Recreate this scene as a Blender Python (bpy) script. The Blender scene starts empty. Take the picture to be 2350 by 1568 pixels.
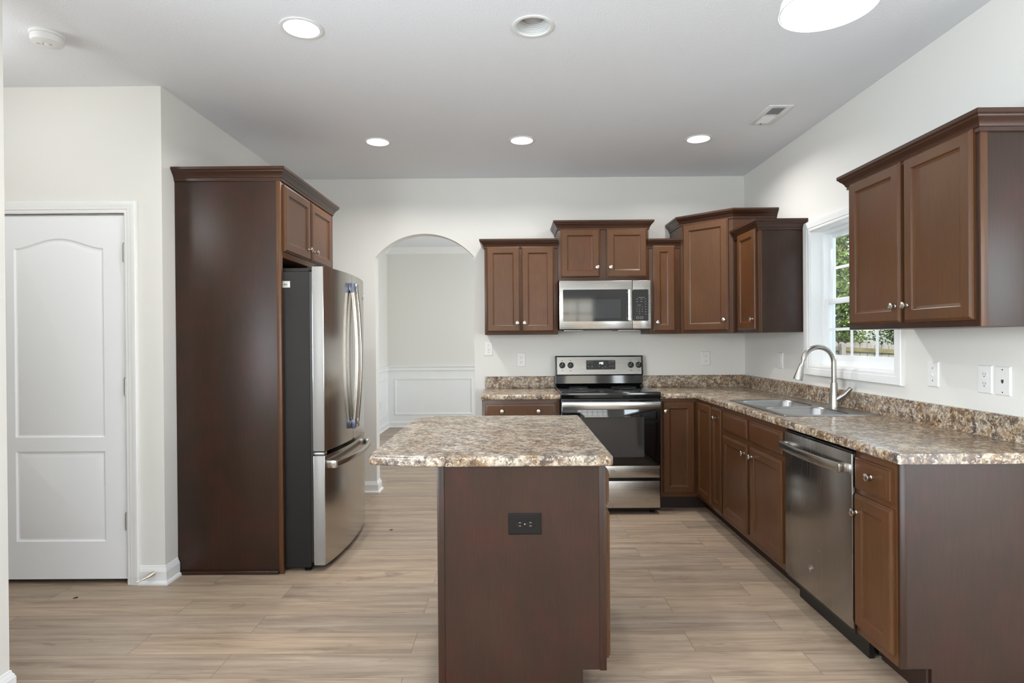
import bpy, bmesh, math, random
from mathutils import Vector, Matrix

random.seed(7)
S = bpy.context.scene
COL = S.collection
PI = math.pi

# ------------------------------------------------------------------ camera
FPX, YAW, PIT, ROL, CAMH = 1338.34, 0.0031, -0.0038, 0.0075, 1.3423


def _rot(v):
    x, y, z = v
    c, s = math.cos(PIT), math.sin(PIT)
    y, z = c * y - s * z, s * y + c * z
    c, s = math.cos(YAW), math.sin(YAW)
    return Vector((c * x - s * y, s * x + c * y, z))


_c, _s = math.cos(ROL), math.sin(ROL)
_r, _u, _f = _rot((_c, 0, -_s)), _rot((_s, 0, _c)), _rot((0, 1, 0))
cam_data = bpy.data.cameras.new('camera')
cam_data.sensor_fit = 'HORIZONTAL'
cam_data.sensor_width = 36.0
cam_data.lens = FPX / 2350 * 36.0
cam_data.clip_start = 0.02
cam = bpy.data.objects.new('camera', cam_data)
COL.objects.link(cam)
cam.matrix_world = Matrix(((_r.x, _u.x, -_f.x, 0), (_r.y, _u.y, -_f.y, 0),
                           (_r.z, _u.z, -_f.z, CAMH), (0, 0, 0, 1)))
S.camera = cam

# ------------------------------------------------------------------ light + view
S.view_settings.view_transform = 'Standard'
S.view_settings.look = 'None'
S.view_settings.gamma = 1.0
S.view_settings.exposure = -0.13
S.view_settings.use_curve_mapping = False
try:
    S.cycles.use_denoising = True
    S.cycles.max_bounces = 10
    S.cycles.diffuse_bounces = 6
    S.cycles.glossy_bounces = 5
    S.cycles.sample_clamp_indirect = 6.0
    S.cycles.caustics_reflective = False
    S.cycles.caustics_refractive = False
except Exception:
    pass

world = bpy.data.worlds.new('sky')
S.world = world
world.use_nodes = True
wn = world.node_tree
wn.nodes.clear()
_o = wn.nodes.new('ShaderNodeOutputWorld')
_b = wn.nodes.new('ShaderNodeBackground')
_k = wn.nodes.new('ShaderNodeTexSky')
_k.sky_type = 'NISHITA'
_k.sun_elevation = math.radians(42)
_k.sun_rotation = math.radians(200)
_k.sun_disc = False
_k.air_density = 1.0
_k.dust_density = 2.0
wn.links.new(_k.outputs[0], _b.inputs[0])
_b.inputs[1].default_value = 0.55
wn.links.new(_b.outputs[0], _o.inputs[0])


def area(name, loc, aim, sx, sy, power, color=(1, 1, 1)):
    d = bpy.data.lights.new(name, 'AREA')
    d.shape = 'RECTANGLE'
    d.size, d.size_y = sx, sy
    d.energy = power
    d.color = color
    o = bpy.data.objects.new(name, d)
    COL.objects.link(o)
    o.location = loc
    o.rotation_euler = (Vector(aim) - Vector(loc)).to_track_quat('-Z', 'Y').to_euler()
    return o


DAY = (0.80, 0.90, 1.0)
# daylight entering by the glazed door and the windows of the eating area behind the camera, plus an added left one
area('daylight_patio_door', (3.58, -1.80, 1.1), (3.55, 2, 2.2), 1.9, 2.1, 150, DAY)
area('daylight_rear_window', (0.55, -1.80, 1.5), (0.55, 2, 3.8), 2.0, 1.3, 22, DAY)
area('daylight_side_window', (4.78, 0.3, 1.5), (0, 0.6, 1.5), 1.5, 1.3, 30, DAY)
area('added_left_daylight', (-2.06, 0.1, 1.5), (2, 1.3, 2.6), 2.0, 1.4, 205, DAY)  # added light from an unseen window, brightens the right wall
# daylight of the kitchen window and of the dining room window
area('daylight_kitchen_window', (2.32, 3.55, 1.65), (0, 3.4, 1.2), 0.85, 0.95, 4, DAY)
area('daylight_dining_window', (1.62, 7.2, 1.55), (-2, 7.4, 1.4), 1.6, 1.7, 70, (0.88, 0.94, 1.0))
_sun = bpy.data.lights.new('sun', 'SUN')
_sun.energy = 2.4
_sun.angle = math.radians(4)
_sun.color = (1.0, 0.96, 0.9)
sun = bpy.data.objects.new('sun', _sun)
COL.objects.link(sun)
sun.rotation_euler = Vector((0.02, 0.9, -1.0)).to_track_quat('-Z', 'Y').to_euler()
LAMP_W, LAMP_C, HALL_W, PEND_W = 13.5, (1.0, 0.985, 0.965), 8.5, 4.5

# ------------------------------------------------------------------ helpers
YW, XR, H, XL, YD = 5.123, 2.027, 2.759, -1.944, 3.227   # back wall, right wall, ceiling, left wall, door wall


def lin(*c):
    o = []
    for v in c:
        v /= 255.0
        o.append(v / 12.92 if v <= 0.04045 else ((v + 0.055) / 1.055) ** 2.4)
    return (*o, 1.0)


class MB:
    def __init__(self):
        self.v, self.f, self.m = [], [], []

    def add(self, vs, fs, mi=0):
        n = len(self.v)
        self.v += [tuple(p) for p in vs]
        self.f += [tuple(i + n for i in q) for q in fs]
        self.m += [mi] * len(fs)
        return self

    def bm(self, b, mi=0, fn=None):
        b.verts.index_update()
        vs = [v.co.copy() for v in b.verts]
        if fn:
            vs = [fn(*p) for p in vs]
        self.add(vs, [[v.index for v in f.verts] for f in b.faces], mi)
        b.free()
        return self

    def box(self, x0, x1, y0, y1, z0, z1, bev=0.0, mi=0, fn=None, seg=2):
        x0, x1 = min(x0, x1), max(x0, x1)
        y0, y1 = min(y0, y1), max(y0, y1)
        z0, z1 = min(z0, z1), max(z0, z1)
        b = bmesh.new()
        bmesh.ops.create_cube(b, size=1.0)
        for v in b.verts:
            v.co = Vector(((x0 + x1) / 2 + v.co.x * (x1 - x0), (y0 + y1) / 2 + v.co.y * (y1 - y0),
                           (z0 + z1) / 2 + v.co.z * (z1 - z0)))
        if bev > 0:
            bmesh.ops.bevel(b, geom=b.edges[:], offset=bev, segments=seg, affect='EDGES', profile=0.5)
        return self.bm(b, mi, fn)

    def prism(self, pts, z0, z1, fn=None, mi=0, bev=0.0):
        """polygon (a,b) extruded along the third axis; fn maps (a,b,c) to world"""
        b = bmesh.new()
        vs = [b.verts.new((p[0], p[1], z0)) for p in pts]
        f = b.faces.new(vs)
        r = bmesh.ops.extrude_face_region(b, geom=[f])
        for e in r['geom']:
            if isinstance(e, bmesh.types.BMVert):
                e.co.z = z1
        if bev > 0:
            es = [e for e in b.edges if abs(e.verts[0].co.z - e.verts[1].co.z) < 1e-6]
            bmesh.ops.bevel(b, geom=es, offset=bev, segments=3, affect='EDGES', profile=0.5)
        return self.bm(b, mi, fn)

    def tube(self, pts, r, n=10, cap=True, ry=None, up=None, mi=0):
        pts = [Vector(p) for p in pts]
        rs = r if isinstance(r, (list, tuple)) else [r] * len(pts)
        rys = ry if isinstance(ry, (list, tuple)) else ([ry] * len(pts) if ry else rs)
        vs, fs = [], []
        last = None
        for i, p in enumerate(pts):
            t = (pts[min(i + 1, len(pts) - 1)] - pts[max(i - 1, 0)]).normalized()
            if up is not None:
                a = Vector(up)
            elif last is not None:
                a = last
            else:
                a = Vector((0, 0, 1)) if abs(t.z) < 0.9 else Vector((1, 0, 0))
            a = (a - t * a.dot(t)).normalized()
            last = a
            c = t.cross(a)
            for k in range(n):
                g = 2 * PI * k / n
                vs.append(p + a * (math.cos(g) * rs[i]) + c * (math.sin(g) * rys[i]))
        for i in range(len(pts) - 1):
            for k in range(n):
                fs.append((i * n + k, i * n + (k + 1) % n, (i + 1) * n + (k + 1) % n, (i + 1) * n + k))
        if cap:
            fs.append(tuple(range(n))[::-1])
            fs.append(tuple(range((len(pts) - 1) * n, len(pts) * n)))
        return self.add(vs, fs, mi)

    def bar(self, pts, w, h, up, mi=0):
        """rounded-rectangular section swept along pts; w across, h along up"""
        pts = [Vector(p) for p in pts]
        ws = w if isinstance(w, (list, tuple)) else [w] * len(pts)
        hs = h if isinstance(h, (list, tuple)) else [h] * len(pts)
        sec = []
        for sx, sy in ((1, 1), (-1, 1), (-1, -1), (1, -1)):
            for g in ((0, 45, 90) if (sx, sy) in ((1, 1), (-1, -1)) else (90, 45, 0)):
                sec.append((sx, sy, math.cos(math.radians(g)), math.sin(math.radians(g))))
        vs, fs = [], []
        n = len(sec)
        for i, p in enumerate(pts):
            t = (pts[min(i + 1, len(pts) - 1)] - pts[max(i - 1, 0)]).normalized()
            a = Vector(up)
            a = (a - t * a.dot(t)).normalized()
            c = t.cross(a)
            r = 0.3 * min(ws[i], hs[i])
            for sx, sy, cg, sg in sec:
                x = sx * (ws[i] / 2 - r + r * cg)
                y = sy * (hs[i] / 2 - r + r * sg)
                vs.append(p + c * x + a * y)
        for i in range(len(pts) - 1):
            for k in range(n):
                fs.append((i * n + k, i * n + (k + 1) % n, (i + 1) * n + (k + 1) % n, (i + 1) * n + k))
        fs.append(tuple(range(n))[::-1])
        fs.append(tuple(range((len(pts) - 1) * n, len(pts) * n)))
        return self.add(vs, fs, mi)

    def lathe(self, prof, fn, n=20, mi=0):
        """prof [(r,h)], fn(a,b,h) -> world; closed with fans where r is 0"""
        vs, fs = [], []
        idx = []
        for r, h in prof:
            if r < 1e-6:
                idx.append([len(vs)])
                vs.append(fn(0, 0, h))
            else:
                idx.append(list(range(len(vs), len(vs) + n)))
                for k in range(n):
                    g = 2 * PI * k / n
                    vs.append(fn(r * math.cos(g), r * math.sin(g), h))
        for A, B in zip(idx, idx[1:]):
            for k in range(n):
                k2 = (k + 1) % n
                if len(A) == 1 and len(B) == 1:
                    continue
                if len(A) == 1:
                    fs.append((A[0], B[k2], B[k]))
                elif len(B) == 1:
                    fs.append((A[k], A[k2], B[0]))
                else:
                    fs.append((A[k], A[k2], B[k2], B[k]))
        return self.add(vs, fs, mi)

    def sweep(self, prof, path, fn, closed=False, side=1, mi=0):
        """profile [(offset,h)] along a plane path [(a,b)] with mitred corners"""
        P = [Vector(p) for p in path]
        n, m = len(P), len(prof)
        vs, fs = [], []
        for i in range(n):
            d = []
            if closed or i > 0:
                d.append((P[i] - P[i - 1]).normalized())
            if closed or i < n - 1:
                d.append((P[(i + 1) % n] - P[i]).normalized())
            ns = [Vector((q.y, -q.x)) * side for q in d]
            if len(ns) == 2:
                b = (ns[0] + ns[1]).normalized()
                b = b / max(0.2, b.dot(ns[0]))
            else:
                b = ns[0]
            for o, h in prof:
                q = P[i] + b * o
                vs.append(fn(q.x, q.y, h))
        for i in range(n if closed else n - 1):
            j = (i + 1) % n
            for k in range(m):
                k2 = (k + 1) % m
                fs.append((i * m + k, i * m + k2, j * m + k2, j * m + k))
        if not closed:
            fs.append(tuple(range(m)))
            fs.append(tuple(range((n - 1) * m, n * m))[::-1])
        return self.add(vs, fs, mi)

    def rings(self, loops, mi=0, cap=True):
        """successive loops of world points bridged; last one capped"""
        n = len(loops[0])
        vs = [p for L in loops for p in L]
        fs = []
        for i in range(len(loops) - 1):
            for k in range(n):
                k2 = (k + 1) % n
                fs.append((i * n + k, i * n + k2, (i + 1) * n + k2, (i + 1) * n + k))
        if cap:
            fs.append(tuple(range((len(loops) - 1) * n, len(loops) * n)))
        return self.add(vs, fs, mi)

    def panel(self, fn, u0, u1, v0, v1, prof, mi=0):
        loops = []
        for d, w in prof:
            loops.append([fn(u0 + d, v0 + d, w), fn(u1 - d, v0 + d, w), fn(u1 - d, v1 - d, w), fn(u0 + d, v1 - d, w)])
        self.rings(loops, mi)
        return self

    def build(self, name, mats, parent=None, smooth=30, recalc=True):
        me = bpy.data.meshes.new(name)
        off = Vector((0, 0, 0))
        q = parent
        while q is not None:
            off += q.location
            q = q.parent
        me.from_pydata([Vector(p) - off for p in self.v], [], self.f)
        if not isinstance(mats, (list, tuple)):
            mats = [mats]
        for mt in mats:
            me.materials.append(mt)
        me.polygons.foreach_set('material_index', self.m)
        if recalc:
            b = bmesh.new()
            b.from_mesh(me)
            bmesh.ops.recalc_face_normals(b, faces=b.faces[:])
            b.to_mesh(me)
            b.free()
        if smooth:
            me.polygons.foreach_set('use_smooth', [True] * len(me.polygons))
            me.set_sharp_from_angle(angle=math.radians(smooth))
        me.update()
        o = bpy.data.objects.new(name, me)
        COL.objects.link(o)
        if parent is not None:
            o.parent = parent
        return o


def frame4(b, u0, u1, v0, v1, l, r_, bo, to, w0, w1, fn, bev=0.0):
    """four butt-jointed bars around an opening: left, right, bottom, top widths"""
    b.box(u0, u0 + l, v0, v1, w0, w1, bev, fn=fn).box(u1 - r_, u1, v0, v1, w0, w1, bev, fn=fn)
    b.box(u0 + l, u1 - r_, v0, v0 + bo, w0, w1, bev, fn=fn).box(u0 + l, u1 - r_, v1 - to, v1, w0, w1, bev, fn=fn)
    return b


def thing(name, label, cat, loc, group=None):
    o = bpy.data.objects.new(name, None)
    o.empty_display_size = 0.1
    COL.objects.link(o)
    o.location = loc
    return tag(o, label, cat, group)


def tag(o, label, cat, group=None, kind=None):
    o['label'] = label
    o['category'] = cat
    if group:
        o['group'] = group
    if kind:
        o['kind'] = kind
    return o


def struct(o, label=None):
    o['kind'] = 'structure'
    if label:
        o['label'] = label
    return o


def plabel(o, text):
    o['label'] = text
    return o


def F_back(y):            # faces the camera (-Y): u = x, v = z
    return lambda u, v, w: Vector((u, y - w, v))


def F_right(x):           # faces -X: u = y, v = z
    return lambda u, v, w: Vector((x - w, u, v))


def F_left(x):            # faces +X
    return lambda u, v, w: Vector((x + w, u, v))


IDN = lambda a, b, c: Vector((a, b, c))


def text_mesh(name, body, size, fn, u, v, w, mat, parent, align='CENTER', shear=0.0):
    cu = bpy.data.curves.new(name, 'FONT')
    cu.body = body
    cu.size = size
    cu.align_x = align
    cu.align_y = 'CENTER'
    cu.shear = shear
    cu.extrude = 0.0003
    t = bpy.data.objects.new(name, cu)
    COL.objects.link(t)
    dg = bpy.context.evaluated_depsgraph_get()
    me = bpy.data.meshes.new_from_object(t.evaluated_get(dg))
    vs = [fn(u + p.co.x, v + p.co.y, w + p.co.z) for p in me.vertices]
    fs = [tuple(p.vertices) for p in me.polygons]
    COL.objects.unlink(t)
    bpy.data.objects.remove(t)
    bpy.data.curves.remove(cu)
    bpy.data.meshes.remove(me)
    return MB().add(vs, fs).build(name, mat, parent, smooth=0)


# ------------------------------------------------------------------ materials
def new_mat(name):
    m = bpy.data.materials.new(name)
    m.use_nodes = True
    nt = m.node_tree
    nt.nodes.clear()
    out = nt.nodes.new('ShaderNodeOutputMaterial')
    p = nt.nodes.new('ShaderNodeBsdfPrincipled')
    nt.links.new(p.outputs[0], out.inputs[0])
    return m, nt, p


def coords(nt, scale=(1, 1, 1), rot=(0, 0, 0)):
    tc = nt.nodes.new('ShaderNodeTexCoord')
    geo = nt.nodes.new('ShaderNodeNewGeometry')
    mp = nt.nodes.new('ShaderNodeMapping')
    mp.inputs['Scale'].default_value = scale
    mp.inputs['Rotation'].default_value = rot
    nt.links.new(geo.outputs['Position'], mp.inputs[0])
    nt.nodes.remove(tc)
    return mp.outputs[0]


def noise(nt, vec, scale, detail=4, rough=0.5, dist=0.0):
    n = nt.nodes.new('ShaderNodeTexNoise')
    n.inputs['Scale'].default_value = scale
    n.inputs['Detail'].default_value = detail
    n.inputs['Roughness'].default_value = rough
    n.inputs['Distortion'].default_value = dist
    nt.links.new(vec, n.inputs['Vector'])
    return n.outputs['Fac']


def ramp(nt, fac, stops, interp='LINEAR'):
    r = nt.nodes.new('ShaderNodeValToRGB')
    r.color_ramp.interpolation = interp
    e = r.color_ramp.elements
    while len(e) < len(stops):
        e.new(0.5)
    for q, (pos, c) in zip(e, stops):
        q.position = pos
        q.color = tuple(c)[:3] + (1.0,)
    nt.links.new(fac, r.inputs[0])
    return r.outputs[0]


def mix(nt, fac, a, b, mode='MIX'):
    m = nt.nodes.new('ShaderNodeMix')
    m.data_type = 'RGBA'
    m.blend_type = mode
    for i, s in ((0, fac), (6, a), (7, b)):
        if isinstance(s, (int, float)):
            m.inputs[i].default_value = s
        elif isinstance(s, tuple):
            m.inputs[i].default_value = tuple(s)[:3] + (1.0,)
        else:
            nt.links.new(s, m.inputs[i])
    return m.outputs[2]


def bump(nt, p, h, strength, dist=0.002):
    b = nt.nodes.new('ShaderNodeBump')
    b.inputs['Strength'].default_value = strength
    b.inputs['Distance'].default_value = dist
    nt.links.new(h, b.inputs['Height'])
    nt.links.new(b.outputs[0], p.inputs['Normal'])


def plain(name, col, rough=0.5, metal=0.0, spec=0.5, var=0.03, coat=0.0):
    m, nt, p = new_mat(name)
    n = noise(nt, coords(nt), 6.0, 3)
    k = [1 - var, 1 + var]
    c = ramp(nt, n, [(0.3, tuple(min(1, x * k[0]) for x in col[:3])), (0.7, tuple(min(1, x * k[1]) for x in col[:3]))])
    nt.links.new(c, p.inputs['Base Color'])
    p.inputs['Roughness'].default_value = rough
    p.inputs['Metallic'].default_value = metal
    p.inputs['Specular IOR Level'].default_value = spec
    p.inputs['Coat Weight'].default_value = coat
    p.inputs['Coat Roughness'].default_value = 0.05
    return m


def paint(name, col, rough=0.6, bscale=220, bst=0.12):
    m, nt, p = new_mat(name)
    v = coords(nt)
    n = noise(nt, v, 1.3, 2)
    c = ramp(nt, n, [(0.3, tuple(x * 0.985 for x in col[:3])), (0.7, tuple(col[:3]))])
    nt.links.new(c, p.inputs['Base Color'])
    p.inputs['Roughness'].default_value = rough
    p.inputs['Specular IOR Level'].default_value = 0.35
    bump(nt, p, noise(nt, v, bscale, 3), bst, 0.001)
    return m


def wood(name, a, b, red, rough=0.33, blotch=2.2, coat=0.0):
    m, nt, p = new_mat(name)
    big = noise(nt, coords(nt, (1, 1, 0.55)), blotch, 3, 0.55, 0.3)
    fine = noise(nt, coords(nt, (60, 60, 2.2)), 4.0, 5, 0.6)
    thread = noise(nt, coords(nt, (260, 260, 20)), 1.0, 2, 0.5)
    base = ramp(nt, big, [(0.3, a), (0.7, b)])
    rb = ramp(nt, noise(nt, coords(nt, (1, 1, 0.7)), blotch * 1.9, 4, 0.6), [(0.47, (0, 0, 0)), (0.68, (1, 1, 1))])
    base = mix(nt, rb, base, red)
    g = ramp(nt, fine, [(0.28, (0.80, 0.79, 0.78)), (0.7, (1.12, 1.12, 1.12))])
    base = mix(nt, 1.0, base, g, 'MULTIPLY')
    g2 = ramp(nt, thread, [(0.3, (0.93, 0.93, 0.93)), (0.7, (1.05, 1.05, 1.05))])
    base = mix(nt, 1.0, base, g2, 'MULTIPLY')
    nt.links.new(base, p.inputs['Base Color'])
    p.inputs['Roughness'].default_value = rough
    p.inputs['Specular IOR Level'].default_value = 0.40
    p.inputs['Coat Weight'].default_value = coat
    p.inputs['Coat Roughness'].default_value = 0.3
    bump(nt, p, thread, 0.06, 0.0006)
    return m


def granite(name, warm, stretch=(1, 1, 1), rough=0.24, light=1.0):
    m, nt, p = new_mat(name)
    v = coords(nt, stretch)
    n1 = noise(nt, v, 26, 10, 0.72, 0.35)
    n2 = noise(nt, v, 75, 6, 0.65, 0.2)
    n3 = noise(nt, v, 6.5, 6, 0.65, 0.4)
    n4 = noise(nt, v, 12, 9, 0.76, 0.5)
    n5 = noise(nt, v, 9, 5, 0.6, 0.3)
    L = lambda *c: tuple(x * light for x in lin(*c)[:3])
    base = ramp(nt, n1, [(0.36, L(96, 82, 74)), (0.46, L(142, 126, 112)), (0.53, L(184, 170, 150)), (0.64, L(214, 204, 186))])
    gold = ramp(nt, n1, [(0.35, L(66, 50, 40)), (0.46, L(112, 86, 62)), (0.55, L(154, 124, 90)), (0.66, L(190, 168, 138))])
    gm = ramp(nt, n3, [(0.5 - 0.14 * warm - 0.02, (0, 0, 0)), (0.66 - 0.12 * warm, (1, 1, 1))])
    base = mix(nt, gm, base, gold)
    cream = ramp(nt, n5, [(0.56, (0, 0, 0)), (0.64, (0.7, 0.7, 0.7))])
    base = mix(nt, cream, base, L(206, 190, 160))
    dark = ramp(nt, n4, [(0.53, (0, 0, 0)), (0.60, (0.9, 0.9, 0.9))])
    base = mix(nt, dark, base, lin(74, 66, 66))
    lightm = ramp(nt, n2, [(0.60, (0, 0, 0)), (0.68, (1, 1, 1))])
    base = mix(nt, lightm, base, L(216, 211, 200))
    wv = nt.nodes.new('ShaderNodeTexNoise')
    wv.inputs['Scale'].default_value = 40
    wv.inputs['Detail'].default_value = 4
    nt.links.new(v, wv.inputs['Vector'])
    wm = nt.nodes.new('ShaderNodeVectorMath')
    wm.operation = 'MULTIPLY_ADD'
    nt.links.new(wv.outputs['Color'], wm.inputs[0])
    wm.inputs[1].default_value = (0.030, 0.030, 0.030)
    nt.links.new(v, wm.inputs[2])
    for vs_, amt in ((150, 0.55), (62, 0.38)):
        vo = nt.nodes.new('ShaderNodeTexVoronoi')
        vo.inputs['Scale'].default_value = vs_
        nt.links.new(wm.outputs[0], vo.inputs['Vector'])
        sx = nt.nodes.new('ShaderNodeSeparateColor')
        nt.links.new(vo.outputs['Color'], sx.inputs[0])
        k1 = ramp(nt, sx.outputs[0], [(0.84, (0, 0, 0)), (0.87, (amt, amt, amt))])
        base = mix(nt, k1, base, L(222, 212, 192))
        k2 = ramp(nt, sx.outputs[1], [(0.85, (0, 0, 0)), (0.88, (amt, amt, amt))])
        base = mix(nt, k2, base, lin(62, 56, 58))
        k3 = ramp(nt, sx.outputs[2], [(0.86, (0, 0, 0)), (0.89, (amt * .8,) * 3)])
        base = mix(nt, k3, base, L(128, 100, 76))
    sp = ramp(nt, n2, [(0.34, (1, 1, 1)), (0.39, (0, 0, 0))])
    base = mix(nt, sp, base, lin(60, 54, 53))
    nt.links.new(base, p.inputs['Base Color'])
    p.inputs['Roughness'].default_value = rough
    p.inputs['Specular IOR Level'].default_value = 0.5
    bump(nt, p, n2, 0.05, 0.0006)
    return m


def steel(name, col=(0.60, 0.58, 0.55), rough=0.24, axis='z', streak=0.05):
    m, nt, p = new_mat(name)
    sc = {'z': (300, 300, 2), 'x': (2, 300, 300), 'y': (300, 2, 300)}[axis]
    n = noise(nt, coords(nt, sc), 1.0, 3)
    c = ramp(nt, n, [(0.3, tuple(x * (1 - streak) for x in col)), (0.7, tuple(min(1, x * (1 + streak)) for x in col))])
    nt.links.new(c, p.inputs['Base Color'])
    r = ramp(nt, n, [(0.3, (rough * 0.85,) * 3), (0.7, (rough * 1.15,) * 3)])
    nt.links.new(r, p.inputs['Roughness'])
    p.inputs['Metallic'].default_value = 1.0
    return m


def emit(name, col, st):
    m, nt, p = new_mat(name)
    n = noise(nt, coords(nt), 9.0, 3)
    c = ramp(nt, n, [(0.3, tuple(x * 0.97 for x in col)), (0.7, col)])
    nt.links.new(c, p.inputs['Emission Color'])
    nt.links.new(c, p.inputs['Base Color'])
    p.inputs['Emission Strength'].default_value = st
    return m


def floor_mat():
    m, nt, p = new_mat('vinyl_plank')
    v = coords(nt)
    br = nt.nodes.new('ShaderNodeTexBrick')
    br.offset = 0.37
    br.offset_frequency = 2
    br.inputs['Scale'].default_value = 1.0
    br.inputs['Mortar Size'].default_value = 0.0011
    br.inputs['Mortar Smooth'].default_value = 0.3
    br.inputs['Bias'].default_value = 0.0
    br.inputs['Brick Width'].default_value = 1.22
    br.inputs['Row Height'].default_value = 0.178
    br.inputs['Color1'].default_value = (0, 0, 0, 1)
    br.inputs['Color2'].default_value = (1, 1, 1, 1)
    br.inputs['Mortar'].default_value = (0.5, 0.5, 0.5, 1)
    nt.links.new(v, br.inputs['Vector'])
    # every plank gets its own stretch of grain
    sep = nt.nodes.new('ShaderNodeSeparateXYZ')
    nt.links.new(v, sep.inputs[0])
    k = nt.nodes.new('ShaderNodeMath')
    k.operation = 'MULTIPLY'
    nt.links.new(br.outputs['Color'], k.inputs[0])
    k.inputs[1].default_value = 37.0
    comb = nt.nodes.new('ShaderNodeCombineXYZ')
    nt.links.new(sep.outputs[0], comb.inputs[0])
    nt.links.new(sep.outputs[1], comb.inputs[1])
    nt.links.new(k.outputs[0], comb.inputs[2])

    def mapped(sc):
        mp = nt.nodes.new('ShaderNodeMapping')
        mp.inputs['Scale'].default_value = sc
        nt.links.new(comb.outputs[0], mp.inputs[0])
        return mp.outputs[0]
    g1 = noise(nt, mapped((0.9, 13, 1)), 1.6, 8, 0.7, 0.6)
    g2 = noise(nt, mapped((2.6, 75, 1)), 2.0, 5, 0.65, 0.2)
    g3 = noise(nt, mapped((1.3, 3.5, 1)), 2.2, 4, 0.6, 1.4)
    base = ramp(nt, g1, [(0.28, lin(128, 111, 96)), (0.48, lin(164, 145, 126)), (0.72, lin(188, 170, 149))])
    tint = ramp(nt, br.outputs['Color'], [(0.0, (0.90, 0.91, 0.94)), (0.5, (1.0, 0.985, 0.96)), (1.0, (1.06, 1.03, 0.99))])
    base = mix(nt, 1.0, base, tint, 'MULTIPLY')
    f = ramp(nt, g2, [(0.3, (0.86, 0.855, 0.85)), (0.7, (1.08, 1.08, 1.08))])
    base = mix(nt, 1.0, base, f, 'MULTIPLY')
    kn = ramp(nt, g3, [(0.26, (1, 1, 1)), (0.36, (0, 0, 0))])
    base = mix(nt, mix(nt, 0.5, (0, 0, 0, 1), kn), base, lin(96, 80, 66))
    base = mix(nt, br.outputs['Fac'], base, lin(96, 82, 68))
    nt.links.new(base, p.inputs['Base Color'])
    p.inputs['Roughness'].default_value = 0.42
    p.inputs['Specular IOR Level'].default_value = 0.4
    bump(nt, p, g2, 0.08, 0.0008)
    return m


def alabaster():
    m, nt, p = new_mat('lit_alabaster')
    v = coords(nt, (1, 1, 0.5))
    c = ramp(nt, noise(nt, v, 38, 6, 0.65, 1.8), [(0.38, (0.80, 0.795, 0.78)), (0.5, (0.93, 0.925, 0.91)), (0.75, (1, 1, 0.985))])
    nt.links.new(c, p.inputs['Emission Color'])
    p.inputs['Base Color'].default_value = (0.25, 0.25, 0.245, 1)
    p.inputs['Roughness'].default_value = 0.4
    p.inputs['Emission Strength'].default_value = 0.55
    return m


M = {}
M['wall'] = paint('wall_paint', lin(226, 224, 218), 0.62)
M['ceiling'] = paint('ceiling_texture', lin(230, 232, 236), 0.85, 95, 0.9)
M['trim'] = plain('white_trim', lin(236, 236, 234), 0.35, var=0.012)
M['door_paint'] = paint('door_paint', lin(242, 243, 244), 0.42, 160, 0.10)
M['vinyl'] = plain('white_vinyl', lin(238, 240, 240), 0.35, var=0.01)
M['floor'] = floor_mat()
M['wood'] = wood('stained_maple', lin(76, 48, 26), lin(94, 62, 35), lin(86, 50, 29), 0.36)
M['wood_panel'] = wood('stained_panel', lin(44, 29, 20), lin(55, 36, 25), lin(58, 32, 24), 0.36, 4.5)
M['wood_frame'] = wood('stained_face_frame', lin(62, 40, 25), lin(76, 50, 31), lin(72, 42, 27), 0.36)
M['wood_dark'] = wood('stained_crown', lin(54, 33, 22), lin(66, 41, 27), lin(62, 36, 25), 0.30)
M['kick'] = plain('dark_toe_board', lin(46, 28, 22), 0.5)
M['granite'] = granite('laminate_stone', 0.85, (1, 1, 1), 0.22)
M['granite_island'] = granite('island_laminate_stone', 0.25, (1, 1, 1), 0.28, 0.84)
M['steel'] = steel('brushed_steel', (0.54, 0.52, 0.485), 0.25, 'x')
M['steel_panel'] = steel('control_panel_steel', (0.25, 0.24, 0.225), 0.24, 'x')
M['steel_v'] = steel('brushed_steel_upright', (0.53, 0.50, 0.46), 0.20, 'z')
M['steel_dw'] = steel('brushed_steel_dishwasher', (0.34, 0.32, 0.30), 0.24, 'z')
M['steel_sink'] = plain('sink_steel', (0.46, 0.46, 0.46, 1), 0.28, 1.0, var=0.02)
M['steel_y'] = steel('brushed_steel_handle', (0.45, 0.43, 0.40), 0.24, 'y')
M['nickel'] = plain('satin_nickel', (0.66, 0.63, 0.58, 1), 0.26, 1.0, var=0.015)
M['faucet'] = plain('faucet_nickel', (0.46, 0.445, 0.42, 1), 0.26, 1.0, var=0.015)
M['edge_metal'] = plain('pale_door_edge', lin(158, 156, 152), 0.45, 0.3, var=0.02)
M['grey_case'] = plain('dark_grey_case', lin(46, 44, 42), 0.55, spec=0.15)
M['black'] = plain('black_plastic', lin(20, 20, 20), 0.4)
M['black_gloss'] = plain('black_enamel', lin(13, 13, 14), 0.10, spec=0.6)
M['black_glass'] = plain('black_glass', lin(12, 13, 15), 0.05, spec=0.7)
M['window_glass'] = plain('smoked_oven_glass', lin(38, 40, 43), 0.06, spec=0.7)
M['key_mark'] = plain('grey_key_print', lin(150, 150, 150), 0.5)
M['mark_dark'] = plain('dark_print', lin(60, 60, 60), 0.5)
M['clock'] = emit('clock_digits', (0.85, 0.95, 1.0), 2.0)
M['plate'] = plain('white_plate', lin(230, 229, 226), 0.35, var=0.01)
M['slot'] = plain('dark_slot', lin(60, 56, 52), 0.6)
M['outlet_black'] = plain('black_outlet', lin(18, 16, 15), 0.4, spec=0.3)
M['blue_tint'] = plain('blue_reflection_and_sticker', lin(118, 126, 152), 0.22, 0.75)  # blue window reflection painted on chrome handle ends; also the sticker's colour
M['lens'] = emit('lit_lens', (1.0, 0.985, 0.96), 9.0)
M['shade'] = alabaster()
M['vent_dark'] = plain('vent_shadow', lin(70, 70, 70), 0.7)
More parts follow.
